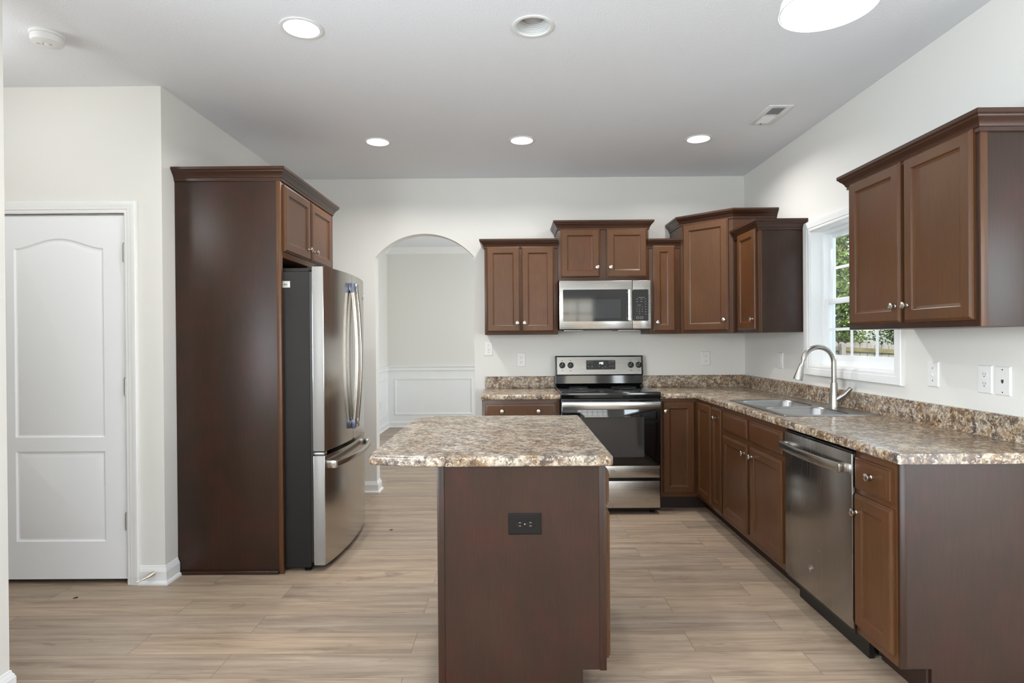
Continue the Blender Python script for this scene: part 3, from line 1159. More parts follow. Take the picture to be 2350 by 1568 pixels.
def fridge_handle(yc, parent):
    pts, ws = [], []
    n = 18
    for k in range(n + 1):
        t = k / n
        z = .775 + (1.712 - .775) * t
        b = 1 - (2 * t - 1) ** 2
        pts.append((bulge(yc) + .014 + .029 * b, yc, z))
        ws.append(.036 - .006 * b)
    h = MB().bar(pts, ws, [.026] * (n + 1), (1, 0, 0))
    for z in (.800, 1.688):
        h.box(bulge(yc) - .004, bulge(yc) + .020, yc - .013, yc + .013, z - .022, z + .022, .004)
    o = h.build('handle', M['steel_v'], parent)
    for z0, z1 in ((.770, .832), (1.652, 1.716)):
        cap = MB().box(bulge(yc) + .002, bulge(yc) + .030, yc - .0185, yc + .0185, z0, z1, .005)
        plabel(cap.build('end_cap', M['blue_tint'] if parent is dn_ else M['steel_v'], parent), 'chrome handle end tinted with a blue window reflection' if parent is dn_ else 'steel handle end')
    return o


fridge_handle(FYM - .040, dn_)
fridge_handle(FYM + .040, df_)
pts = []
for k in range(21):
    y = FY0 + .055 + (FY1 - FY0 - .11) * k / 20
    t = 2 * k / 20 - 1
    pts.append((bulge(y) + .040 + .014 * (1 - t * t), y, .612))
h = MB().bar(pts, .020, .034, (0, 0, 1))
for y in (FY0 + .066, FY1 - .066):
    h.box(bulge(y) - .004, bulge(y) + .040, y - .014, y + .014, .588, .634, .004)
h.build('handle', M['steel_v'], dz)
hg = MB().box(-1.36, -1.19, FY0 + .004, FY0 + .09, 1.745, 1.766, .004).box(-1.20, -1.125, FY0 + .006, FY0 + .05, 1.750, 1.772, .003)
hg.tube([(-1.138, FY0 + .02, 1.745), (-1.138, FY0 + .02, 1.786)], .010, 12).tube([(-1.158, FY0 + .02, 1.745), (-1.158, FY0 + .02, 1.783)], .007, 12)
hg.build('hinge_cover', M['grey_case'], f)
MB().box(-1.19, -1.11, FY0 + .01, FY0 + .06, .674, .690, .003).build('middle_hinge', M['hinge'], f)
lb = MB().box(-1.360, -1.298, FY0 - .0012, FY0, 1.653, 1.690)
lo_ = lb.build('rating_label', M['label'], f, smooth=0)
mk = MB()
xx = -1.345
while xx < -1.312:
    ww = random.choice((.0008, .0014, .002))
    mk.box(xx, xx + ww, FY0 - .0016, FY0 - .0011, 1.664, 1.677)
    xx += ww + random.choice((.0008, .0013))
for k in range(9):
    mk.box(-1.344 + k * .0045, -1.341 + k * .0045, FY0 - .0016, FY0 - .0011, 1.6825, 1.6855)
    mk.box(-1.344 + k * .0042, -1.341 + k * .0042, FY0 - .0016, FY0 - .0011, 1.657, 1.6595)
mk.build('barcode', M['mark_dark'], lo_, smooth=0)
ft_ = MB()
ft_.lathe([(0, 0), (.022, 0), (.022, .008), (.010, .012), (.010, .03), (0, .03)], lambda a, b, h: Vector((-1.215 + a, FY0 + .03 + b, h)), 16)
ft_.build('foot', M['black'], f)
ft_ = MB()
ft_.lathe([(0, 0), (.022, 0), (.022, .008), (.010, .012), (.010, .03), (0, .03)], lambda a, b, h: Vector((-1.16 + a, FY1 - .03 + b, h)), 16)
ft_.build('foot', M['black'], f)
MB().box(-1.90, -1.86, FY0 + .02, FY1 - .02, 0, .03).build('rear_roller', M['black'], f)


def emblem(fn, u, v, w, r, parent, mat=None):
    mat = mat or M['nickel']
    N = 36
    b = MB()
    b.tube([fn(u + r * math.cos(2 * PI * k / N), v + r * math.sin(2 * PI * k / N), w + .0008) for k in range(N + 1)], r * .07, 6, cap=False)
    b.tube([fn(u + r * .8 * math.cos(2 * PI * k / N), v + r * .8 * math.sin(2 * PI * k / N), w + .0006) for k in range(N + 1)], r * .035, 6, cap=False)
    # two entwined script capitals
    g = [(-.08 + .30 * math.cos(a) - .14, .02 + .42 * math.sin(a)) for a in [math.radians(50 + 14 * k) for k in range(20)]]
    g += [(-.10, -.05), (-.02, -.02), (.02, -.35), (-.12, -.52)]
    e = [(.42, .34), (.30, .46), (.14, .36), (.18, .12), (.34, .06), (.16, .0), (.08, -.26), (.24, -.42), (.44, -.28), (.52, -.12)]
    for q in (g, e):
        b.tube([fn(u + r * a, v + r * c_, w + .0008) for a, c_ in q], r * .055, 6)
    return b.build('emblem', mat, parent, smooth=40)


yb = FY1 - .055
emblem(lambda u, v, w: Vector((bulge(u) + w, u, v)), yb, 1.655, .001, .017, df_)

# ------------------------------------------------------------------ base cabinets
fbb = F_back(YW - .61)
c = thing('base_cabinet', 'base cabinet with two-knob drawer left of the range', 'cabinet', (.05, YW - .61, 0), 'dark brown base cabinets')
MB().box(-.250, .352, YW - .61, YW - .002, .114, .8755, .001).build('body', M['wood'], c)
MB().box(-.250, .352, YW - .535, YW - .002, 0, .114).build('toe_board', M['kick'], c, smooth=0)
drawer(fbb, -.228, .320, .715, .848, c, [(-.095, .788), (.186, .788)])
cab_door(fbb, -.228, .040, .145, .690, c, (.012, .63))
cab_door(fbb, .052, .320, .145, .690, c, (.080, .63))

XB = XR - .61
fx = F_right(XB)
c = thing('corner_base_cabinet', 'corner base cabinet with folding doors in the L', 'cabinet', (1.417, 4.513, 0))
MB().prism([(1.130, YW - .002), (1.130, YW - .61), (XB, YW - .61), (XB, 4.166), (XR - .002, 4.166), (XR - .002, YW - .002)], .114, .8755, IDN).build('body', M['wood'], c, smooth=0)
MB().prism([(1.130, YW - .002), (1.130, YW - .500), (XB + .095, YW - .500), (XB + .095, 4.166), (XR - .002, 4.166), (XR - .002, YW - .002)], 0, .113, IDN).build('toe_board', M['kick'], c, smooth=0)
cab_door(fbb, 1.142, 1.394, .142, .853, c, (1.162, .781))
cab_door(fx, 4.178, 4.486, .142, .853, c)

c = thing('base_cabinet', 'narrow full-height-door base cabinet between corner and sink cabinet', 'cabinet', (XB, 4.06, 0), 'dark brown base cabinets')
MB().box(XB, XR - .002, 3.9555, 4.1655, .114, .8755, .001).build('body', M['wood'], c)
MB().box(XB + .095, XR - .002, 3.9555, 4.1655, 0, .113).build('toe_board', M['kick'], c, smooth=0)
cab_door(fx, 3.966, 4.156, .142, .853, c, (4.055, .785))

c = thing('base_cabinet', 'sink base cabinet with two false drawer fronts and doors', 'cabinet', (XB, 3.5, 0), 'dark brown base cabinets')
sb = MB().box(XB, XB + .02, 3.030, 3.955, .114, .8755, .001)
sb.box(XB + .02, XR - .002, 3.030, 3.048, .114, .8755).box(XB + .02, XR - .002, 3.937, 3.955, .114, .8755).box(XB + .02, XR - .002, 3.048, 3.937, .114, .13)
sb.build('body', M['wood'], c, smooth=0)
MB().box(XB + .095, XR - .002, 3.030, 3.955, 0, .113).build('toe_board', M['kick'], c, smooth=0)
drawer(fx, 3.524, 3.936, .722, .846, c)
drawer(fx, 3.062, 3.488, .722, .846, c)
cab_door(fx, 3.526, 3.936, .150, .690, c, (3.552, .637))
cab_door(fx, 3.068, 3.482, .150, .690, c, (3.440, .637))

YE = 2.151
c = thing('base_cabinet', 'end base cabinet with drawer above door, right of dishwasher', 'cabinet', (XB, 2.28, 0), 'dark brown base cabinets')
MB().box(XB, XR - .002, YE + .012, 2.4245, .114, .8755, .001).build('body', M['wood'], c)
MB().prism([(XB, .114), (1.532, .114), (1.532, 0), (XR - .002, 0), (XR - .002, .8755), (XB, .8755)], 0, .0115, lambda a, b, h: Vector((a, YE + h, b))).build('end_panel', M['wood_panel'], c, smooth=0)
MB().box(XB - .001, XB + .024, YE - .002, YE + .004, .114, .8755, .001).build('end_stile', M['wood_panel'], c)
MB().box(1.520, XR - .002, YE + .012, 2.4245, 0, .113).build('toe_board', M['kick'], c, smooth=0)
drawer(fx, 2.178, 2.413, .718, .845, c, (2.290, .790))
cab_door(fx, 2.172, 2.416, .150, .695, c, (2.390, .623))

# ------------------------------------------------------------------ dishwasher
d = thing('dishwasher', 'stainless dishwasher with bowed bar handle under the counter', 'dishwasher', (XB, 2.725, 0))
MB().box(XB - .005, XR - .02, 2.428, 3.026, .105, .868, .002).build('case', M['black'], d)
dd_ = MB().box(XB - .021, XB - .0055, 2.419, 3.016, .128, .858, .004).build('door', M['steel_dw'], d)
MB().box(XB - .020, XB - .004, 2.419, 3.016, .8585, .868, .002).build('control_edge', M['black_gloss'], d)
pts = []
for k in range(21):
    t = 2 * k / 20 - 1
    pts.append((XB - .021 - .034 - .018 * (1 - t * t), 2.452 + .541 * k / 20, .793))
h = MB().bar(pts, .012, .042, (0, 0, 1))
for y in (2.458, 2.987):
    h.box(XB - .061, XB - .019, y - .012, y + .012, .774, .812, .004)
h.build('handle', M['steel_y'], dd_)
emblem(F_right(XB - .021), 2.757, .249, .0005, .016, dd_)
MB().box(XB + .055, XB + .075, 2.43, 3.02, .0, .104).build('kick_plate', M['black'], d, smooth=0)
for y in (2.46, 2.99):
    MB().tube([(XB + .12, y, 0), (XB + .12, y, .105)], .012, 10).build('foot', M['black'], d)

# ------------------------------------------------------------------ countertops
ZT, ZB = .914, .876


def roll(inset=.06):
    r = .011
    p = [(-inset, ZT), (-r, ZT)]
    for k in range(1, 7):
        g = PI / 2 - k * PI / 12
        p.append((-r + r * math.cos(g), ZT - r + r * math.sin(g)))
    r2 = .007
    for k in range(0, 7):
        g = -k * PI / 12
        p.append((-r2 + r2 * math.cos(g), ZB + r2 + r2 * math.sin(g)))
    p += [(-inset, ZB)]
    return p


CF, CX, CE = 4.488, 1.392, 2.125
ct = thing('countertop', 'L-shaped brown stone-look laminate countertop holding the sink', 'countertop', (CX, 3.5, ZB))
t = MB().sweep(roll(), [(1.119, CF), (CX, CF), (CX, CE)], IDN, side=1)
t.box(1.118, XR - .0005, CF + .06, YW - .0005, ZB, ZT)
SX0, SX1, SY0, SY1 = 1.478, 1.968, 3.172, 3.958      # cut-out of the sink
xa = CX + .06
t.box(xa, XR - .0005, SY1, CF + .06, ZB, ZT).box(xa, XR - .0005, CE, SY0, ZB, ZT)
t.box(xa, SX0, SY0, SY1, ZB, ZT).box(SX1, XR - .0005, SY0, SY1, ZB, ZT)
t.build('top', M['granite'], ct, smooth=25)
bs = MB().sweep([(0, ZT), (.030, ZT), (.024, ZT + .003), (.020, ZT + .010), (.020, ZT + .094), (.017, ZT + .100), (.012, ZT + .1025), (0, ZT + .1025)],
                [(1.118, YW - .0005), (XR - .0005, YW - .0005), (XR - .0005, CE)], IDN, side=1)
bs.build('backsplash', M['granite'], ct, smooth=25)

ct = thing('countertop', 'short stone-look laminate countertop left of the range', 'countertop', (.05, CF, ZB))
t = MB().sweep(roll(), [(-.257, CF), (.353, CF)], IDN, side=1).box(-.257, .353, CF + .06, YW - .0005, ZB, ZT)
t.build('top', M['granite'], ct, smooth=25)
bs = MB().sweep([(0, ZT), (.030, ZT), (.024, ZT + .003), (.020, ZT + .010), (.020, ZT + .094), (.017, ZT + .100), (.012, ZT + .1025), (0, ZT + .1025)],
                [(-.252, YW - .0005), (.353, YW - .0005)], IDN, side=1)
bs.build('backsplash', M['granite'], ct, smooth=25)

# ------------------------------------------------------------------ sink and faucet
s = thing('sink', 'stainless double-bowl drop-in sink', 'sink', (1.72, 3.565, ZT))
KX0, KX1, KY0, KY1 = 1.460, 1.985, 3.155, 3.975
ZS = ZT + .004


def rrect(x0, x1, y0, y1, r, n=6):
    o = []
    for cx, cy, a0 in ((x1 - r, y1 - r, 0), (x0 + r, y1 - r, 90), (x0 + r, y0 + r, 180), (x1 - r, y0 + r, 270)):
        for k in range(n + 1):
            g = math.radians(a0 + 90 * k / n)
            o.append((cx + r * math.cos(g), cy + r * math.sin(g)))
    return o


BOWLS = [(1.500, 1.862, 3.585, 3.940), (1.500, 1.862, 3.190, 3.545)]
dk = holed(lambda u, v, w: Vector((u, v, ZS)), KX0, KX1, KY0, KY1, [b for b in BOWLS])
for x0, x1, y0, y1 in BOWLS:
    L = rrect(x0, x1, y0, y1, .07)
    n = len(L)
    cx, cy = (x0 + x1) / 2, (y0 + y1) / 2
    out = []
    for a, b in L:                                    # the square corner zones of the deck
        dx, dy = a - cx, b - cy
        k = min((x1 - cx) / abs(dx) if abs(dx) > 1e-6 else 9, (y1 - cy) / abs(dy) if abs(dy) > 1e-6 else 9)
        out.append((cx + dx * k, cy + dy * k))
    dk.add([(a, b, ZS) for a, b in out] + [(a, b, ZS) for a, b in L], [(k, (k + 1) % n, n + (k + 1) % n, n + k) for k in range(n)])
rim = rrect(KX0, KX1, KY0, KY1, .02)
dk.rings([[Vector((a, b, z)) for a, b in rrect(KX0 - d_, KX1 + d_, KY0 - d_, KY1 + d_, .02 + d_)] for d_, z in ((-.012, ZS), (-.006, ZS + .002), (0, ZS), (.003, ZT + .0006))], cap=False)
dk.build('deck', M['steel_sink'], s, smooth=40, recalc=False)
for x0, x1, y0, y1 in BOWLS:
    cx, cy = (x0 + x1) / 2, (y0 + y1) / 2
    loops = []
    for d_, z in ((0, ZS), (.003, ZS - .002), (.006, ZS - .008), (.012, ZS - .15), (.022, ZS - .175), (.045, ZS - .185), (.12, ZS - .188)):
        loops.append([Vector((a, b, z)) for a, b in rrect(x0 + d_, x1 - d_, y0 + d_, y1 - d_, max(.02, .07 - d_ * .3))])
    bw = MB().rings(loops).build('bowl', M['steel_sink'], s, smooth=40)
    MB().lathe([(0, ZS - .1855), (.030, ZS - .1855), (.042, ZS - .1845), (.042, ZS - .188)], lambda a, b, h: Vector((cx + a, cy + b, h)), 20).build('drain', M['nickel'], bw)

FX, FYF = 1.917, 3.500
q = thing('faucet', 'brushed nickel gooseneck pull-down faucet on the sink deck', 'faucet', (FX, FYF, ZS))
fd0 = Vector((-.72, .69, 0)).normalized()
fd0 = Vector((-1.0, .0, 0))
bprof = [(0, ZS), (.030, ZS), (.0305, ZS + .004), (.0285, ZS + .02), (.027, ZS + .06), (.0225, ZS + .10), (.0190, ZS + .145), (.0185, ZS + .150), (0, ZS + .150)]
MB().lathe(bprof, lambda a, b, h: Vector((FX + a, FYF + b, h)), 24).build('body', M['faucet'], q, smooth=40)
R_ = .092
zc = 1.190
pts = [Vector((FX, FYF, ZS + .148)), Vector((FX, FYF, 1.12)), Vector((FX, FYF, zc))]
for k in range(1, 17):
    g = PI - k * PI / 17
    # arc from the riser over to the spout
    pts.append(Vector((FX, FYF, zc)) + fd0 * (R_ + R_ * math.cos(g)) + Vector((0, 0, R_ * math.sin(g))))
MB().tube(pts, .0145, 16).build('gooseneck', M['faucet'], q, smooth=40)
pe = pts[-1]
ax = Vector((-.26, .05, -1)).normalized()


def along(r_, a_, h_):
    s1 = ax.orthogonal().normalized()
    s2 = ax.cross(s1)
    return pe + ax * h_ + s1 * r_ + s2 * a_


MB().lathe([(0, 0), (.009, 0), (.009, .025), (.014, .026), (.0145, .036), (.016, .045), (.026, .118), (.0265, .124), (.022, .126), (0, .122)], along, 20).build('spray_head', M['faucet'], q, smooth=40)
hl = MB().tube([(FX + .012, FYF - .016, ZS + .052), (FX + .040, FYF - .045, ZS + .082), (FX + .062, FYF - .070, ZS + .122)], [.017, .0135, .0115], 14)
hl.build('lever_handle', M['faucet'], q, smooth=40)

# ------------------------------------------------------------------ range
r = thing('range', 'stainless and black freestanding electric range', 'range', (.733, 4.46, 0))
RX0, RX1 = .356, 1.110
RD = 4.452                                       # plane of the oven door
MB().box(RX0 + .002, RX1 - .002, RD + .012, YW - .03, .03, .882, .002).build('body', M['black'], r)
ckt = MB().box(RX0 - .001, RX1 + .006, RD - .018, YW - .075, .884, .934, .007, seg=3)
ckt = ckt.build('cooktop', M['black_gloss'], r)
for bx, by, br in ((.54, 4.62, .10), (.92, 4.62, .085), (.54, 4.90, .075), (.92, 4.90, .10)):
    MB().tube([(bx + br * math.cos(2 * PI * k / 40), by + br * math.sin(2 * PI * k / 40), .9343) for k in range(41)], .0012, 4, cap=False).build('burner_ring', M['mark_dark'], ckt)
fo_ = F_back(RD)
od = MB().box(RX0 + .004, RX1 - .004, RD - .022, RD + .01, .375, .872, .004).build('oven_door', M['black_glass'], r)
MB().box(RX0 + .11, RX1 - .125, RD - .0228, RD - .021, .440, .745, .0).build('oven_window', M['window_glass'], od, smooth=0)
MB().box(RX0 + .006, RX1 - .006, RD - .024, RD - .002, .283, .3745, .003).build('door_lower_band', M['steel'], od)
emblem(F_back(RD - .024), .745, .330, .0005, .016, od, M['hinge'])
hb = MB().box(RX0 + .005, RX1 - .005, RD - .062, RD - .046, .806, .866, .006)
for hx in (RX0 + .03, RX1 - .03):
    hb.box(hx - .016, hx + .016, RD - .050, RD - .018, .815, .858, .004)
hb = hb.build('handle', M['steel'], od)
MB().box(RX1 - .075, RX1 - .012, RD - .0632, RD - .0618, .852, .855).build('sticker', M['blue_tint'], od, smooth=0)
MB().box(RX0 + .006, RX1 - .006, RD - .020, RD + .012, .052, .258, .003).build('storage_drawer', M['steel'], r)
for hx in (RX0 + .04, RX1 - .05):
    MB().lathe([(0, 0), (.018, 0), (.018, .008), (.008, .012), (.008, .052), (0, .052)], lambda a, b, h: Vector((hx + a, RD + .05 + b, h)), 12).build('foot', M['black'], r)
# backguard
YB_ = YW - .085
bgp = [(YB_ - .02, .934), (YB_ + .012, .955), (YB_ + .016, 1.022), (YB_ - .012, 1.030), (YB_ + .006, 1.188), (YB_ + .012, 1.194), (YW - .03, 1.194), (YW - .03, .90), (YB_ - .02, .90)]
bg = MB().prism(bgp, RX0 + .001, RX1 + .004, lambda a, b, h: Vector((h, a, b)), bev=.004).build('backguard', M['black_gloss'], r, smooth=25)


def F_bg(u, v, w):
    t_ = (v - 1.030) / .158
    return Vector((u, YB_ - .012 + .018 * t_ - w, v))


bgx = (RX0 + RX1) / 2 + .0035
cp = MB().box(RX0 + .016, RX1 - .012, 1.036, 1.184, .0005, .0022, fn=F_bg).build('control_panel', M['steel_panel'], r, smooth=0)
cp_d = MB().prism(rrect(.623, .875, 1.076, 1.156, .008), .0023, .0034, fn=F_bg).build('display', M['black_gloss'], cp, smooth=0)
SEG = {'1': 'bc', '4': 'fgbc', '2': 'abged', '0': 'abcdef'}


def digit(b, ch, u, v, h_, w_):
    t_ = .0026
    seg = {'a': (u, u + w_, v + h_ - t_, v + h_), 'g': (u, u + w_, v + h_ / 2 - t_ / 2, v + h_ / 2 + t_ / 2), 'd': (u, u + w_, v, v + t_),
           'f': (u, u + t_, v + h_ / 2, v + h_), 'b': (u + w_ - t_, u + w_, v + h_ / 2, v + h_), 'e': (u, u + t_, v, v + h_ / 2), 'c': (u + w_ - t_, u + w_, v, v + h_ / 2)}
    for k in SEG[ch]:
        a0, a1, b0, b1 = seg[k]
        b.box(a0, a1, b0, b1, .0034, .0037, fn=F_bg)


ck = MB()
digit(ck, '1', .730, 1.121, .018, .009)
digit(ck, '4', .745, 1.121, .018, .010)
digit(ck, '2', .759, 1.121, .018, .010)
for v in (1.1255, 1.1335):
    ck.box(.7412, .7432, v, v + .002, .0034, .0037, fn=F_bg)
ck.build('clock_digits', M['clock'], cp, smooth=0)
for u, v, w_ in ((.633, 1.146, .05), (.815, 1.146, .05), (.636, 1.130, .012), (.666, 1.130, .012), (.820, 1.130, .012), (.848, 1.130, .012),
                 (.638, 1.100, .008), (.669, 1.100, .010), (.732, 1.099, .006), (.782, 1.099, .009), (.822, 1.101, .010), (.848, 1.101, .010), (.755, 1.090, .02)):
    MB().box(u, u + w_, v, v + (.0018 if w_ > .01 else .005), .0034, .0036, fn=F_bg).build('key_mark', M['key_mark'], cp, smooth=0)


def pmark(u0, u1, v0, v1):
    MB().box(u0, u1, v0, v1, .0022, .0025, fn=F_bg).build('printed_mark', M['mark_dark'], cp, smooth=0)


for ku in (.4165, .4885, 1.008, 1.076):
    pmark(ku - .003, ku + .003, 1.152, 1.158)
    pmark(ku - .010, ku + .010, 1.066, 1.069)
    for g in (-55, 55):
        a = math.radians(90 + g)
        pmark(ku + .034 * math.cos(a) - .002, ku + .034 * math.cos(a) + .002, 1.114 + .034 * math.sin(a) - .0015, 1.114 + .034 * math.sin(a) + .0015)
MB().lathe([(0, .0032), (.0018, .003), (.0018, .0022)], lambda a, b, h: F_bg(.559 + a, 1.1135 + b, h), 10).build('indicator', M['mark_dark'], cp)
for ku in (.4165, .4885, 1.008, 1.076):
    kb = MB().lathe([(0, .022), (.016, .022), (.020, .020), (.0225, .010), (.0235, .0024), (.0265, .0022)], lambda a, b, h: F_bg(ku + a, 1.114 + b, h), 24)
    kb.box(ku - .004, ku + .004, 1.114 - .019, 1.114 + .019, .018, .030, .002, fn=F_bg)
    kb.box(ku - .0012, ku + .0012, 1.114 + .008, 1.114 + .018, .0298, .0306, mi=1, fn=F_bg)
    kb.build('knob', [M['black'], M['plate']], cp)

# ------------------------------------------------------------------ microwave
m = thing('microwave', 'stainless over-the-range microwave with black window', 'microwave', (.742, 4.74, 1.417))
MX0, MX1, MY, MZ0, MZ1 = .3705, 1.1125, 4.725, 1.420, 1.813
MB().box(MX0 + .002, MX1 - .002, MY + .036, YW - .002, MZ0 - .006, MZ1, .002).build('case', M['black'], m)
for f0, f1 in ((MX0 + .04, MX0 + .20), (MX1 - .26, MX1 - .08)):
    MB().box(f0, f1, MY + .05, YW - .08, MZ0 - .016, MZ0 - .006, .003).build('grease_filter', M['hinge'], m)
mdo = MB().box(MX0, .962, MY, MY + .035, MZ0, MZ1, .004).build('door', M['steel'], m)
fm = F_back(MY)
MB().prism(rrect(.401, .936, 1.482, 1.740, .008), .0002, .0025, fn=fm).build('door_glass', M['black_glass'], mdo, smooth=0)
MB().prism(rrect(.446, .868, 1.507, 1.660, .006), .0026, .0030, fn=fm).build('door_window', M['window_glass'], mdo, smooth=0)
hp = [(.9345, MY - .012 - .022 * (1 - (2 * k / 10 - 1) ** 2) ** .5, 1.489 + .244 * k / 10) for k in range(11)]
MB().bar([(.9365, MY - .030, 1.489), (.9365, MY - .030, 1.735)], .032, .016, (0, 1, 0)).box(.923, .950, MY - .030, MY, 1.492, 1.515, .003).box(.923, .950, MY - .030, MY, 1.708, 1.731, .003).build('handle', M['steel'], mdo)
emblem(fm, .744, 1.776, .0005, .014, mdo)
cpl = MB().box(.9645, MX1, MY, MY + .035, MZ0, MZ1, .004).build('control_side', M['steel'], m)
kp = MB().prism(rrect(.966, 1.091, 1.484, 1.738, .008), .0002, .0025, fn=fm).build('keypad', M['black'], m, smooth=0)
KM = [(1.010, 1.674, .052), (1.002, 1.612, .030)]
for v in (1.660, 1.640):
    KM += [(.995, v, .014), (1.025, v, .020), (1.062, v, .012)]
for v in (1.620, 1.598, 1.578, 1.558, 1.538):
    KM.append((1.062, v, .012))
for u, v, w_ in KM:
    MB().box(u, u + w_, v - .001, v + .0014, .0025, .0029, fn=fm).build('key_mark', M['key_mark'], kp, smooth=0)
for rr, row in enumerate(('123', '456', '789', ' 0 ')):
    for cc, ch in enumerate(row):
        if ch != ' ':
            text_mesh('key_digit', ch, .012, fm, .998 + cc * .0215, 1.596 - rr * .0185, .0027, M['key_mark'], kp)
for u in (1.004, 1.036):
    MB().sweep([(0, .0025), (.0012, .0029), (.0024, .0025)], rrect(u - .010, u + .010, 1.503, 1.517, .006, 4), fm, closed=True, side=1).build('key_ring', M['key_mark'], kp)

# ------------------------------------------------------------------ island
IY0, IY1, IX0, IX1 = 2.155, 3.245, -.286, .334
c = thing('kitchen_island', 'dark brown island cabinet with a black outlet on its end', 'island cabinet', (.02, 2.7, 0))
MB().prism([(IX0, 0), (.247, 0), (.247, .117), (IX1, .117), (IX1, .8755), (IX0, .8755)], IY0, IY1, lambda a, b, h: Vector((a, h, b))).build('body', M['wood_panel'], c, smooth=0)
MB().box(IX0 - .002, IX0 + .024, IY0 - .004, IY0 + .02, 0, .8755, .002).build('corner_stile', M['wood_panel'], c)
MB().box(IX1 - .024, IX1 + .001, IY0 - .003, IY0 + .02, .114, .8755, .002).build('corner_stile', M['wood_panel'], c)
fi = F_left(IX1 + .001)
for y0, y1 in ((IY0 + .018, 2.680), (2.705, IY1 - .018)):
    drawer(fi, y0, y1, .723, .855, c, ((y0 + y1) / 2, .788))
cab_door(fi, IY0 + .018, 2.680, .150, .702, c, (2.655, .637))
cab_door(fi, 2.705, IY1 - .018, .150, .702, c, (2.730, .637))
fo_i = thing('outlet', 'black duplex outlet lying sideways on the island end panel', 'outlet', (.036, IY0, .66))
fi2 = F_back(IY0)
MB().panel(fi2, -.0250, .0965, .6205, .6985, [(0, 0), (0, .003), (.004, .006), (.008, .006)]).build('cover_plate', M['outlet_black'], fo_i, smooth=20)
for u in (.0155, .0545):
    oc = MB().lathe([(0, .0075), (.0155, .0075), (.0165, .006), (.0165, .005)], lambda a, b, h: fi2(u + a, .6595 + b, h), 20).build('receptacle', M['outlet_black'], fo_i)
    MB().box(u - .002, u + .006, .6645, .6663, .0075, .0079, fn=fi2).box(u - .002, u + .006, .6527, .6545, .0075, .0079, fn=fi2).build('slots', M['nickel'], oc, smooth=0)
    MB().lathe([(0, .0078), (.0024, .0078), (.0024, .0074)], lambda a, b, h: fi2(u - .0095 + a, .6595 + b, h), 10).build('ground_hole', M['black'], oc)
MB().lathe([(0, .0072), (.003, .0068), (.003, .0058)], lambda a, b, h: fi2(.0355 + a, .6595 + b, h), 12).build('screw', M['hinge'], fo_i)

it = thing('island_countertop', 'pale stone-look laminate top overhanging the island', 'countertop', (-.09, 2.7, ZB))


def fillet(pts, rads, n=8):
    o = []
    m_ = len(pts)
    for i_ in range(m_):
        p, a, b = Vector(pts[i_]), Vector(pts[i_ - 1]), Vector(pts[(i_ + 1) % m_])
        d1, d2 = (a - p).normalized(), (b - p).normalized()
        r_ = rads[i_]
        if r_ <= 0:
            o.append(tuple(p))
            continue
        an = d1.angle(d2)
        t_ = r_ / math.tan(an / 2)
        s_, e_ = p + d1 * t_, p + d2 * t_
        ce = p + (d1 + d2).normalized() * (r_ / math.sin(an / 2))
        a0 = math.atan2((s_ - ce).y, (s_ - ce).x)
        a1 = math.atan2((e_ - ce).y, (e_ - ce).x)
        while a1 - a0 > PI:
            a1 -= 2 * PI
        while a1 - a0 < -PI:
            a1 += 2 * PI
        for k in range(n + 1):
            g = a0 + (a1 - a0) * k / n
            o.append((ce.x + r_ * math.cos(g), ce.y + r_ * math.sin(g)))
    return o


ol = fillet([(-.300, 2.128), (.362, 2.128), (.362, 3.285), (-.470, 3.285), (-.549, 3.150), (-.549, 2.172)], [.9, .022, .022, .03, .03, .03], 8)
# closed outline; the rolled edge runs round it
prof = [(o_, h_) for o_, h_ in roll(.05)]
t = MB().sweep([(o_, h_) for o_, h_ in roll(.0401)][1:-1], ol, IDN, closed=True, side=1)
inner_t = MB()
t2 = MB()
b = bmesh.new()
off = []
nP = len(ol)
P = [Vector(p) for p in ol]
for i_ in range(nP):
    d1 = (P[i_] - P[i_ - 1]).normalized()
    d2 = (P[(i_ + 1) % nP] - P[i_]).normalized()
    n1, n2 = Vector((d1.y, -d1.x)), Vector((d2.y, -d2.x))
    bb = (n1 + n2).normalized()
    bb = bb / max(.2, bb.dot(n1))
    off.append(bb)
t.v, t.f, t.m = [], [], []
edge = roll(.04)[1:-1]
loops = []
for o_, h_ in edge:
    loops.append([Vector(((P[i_] + off[i_] * o_).x, (P[i_] + off[i_] * o_).y, h_)) for i_ in range(nP)])
b.free()
t.rings(loops, cap=False)
n0 = len(t.v)
t.f.append(tuple(range(nP)))
t.f.append(tuple(range((len(loops) - 1) * nP, len(loops) * nP)))
t.m += [0, 0]
t.build('top', M['granite_island'], it, smooth=30)

# ------------------------------------------------------------------ wall plates


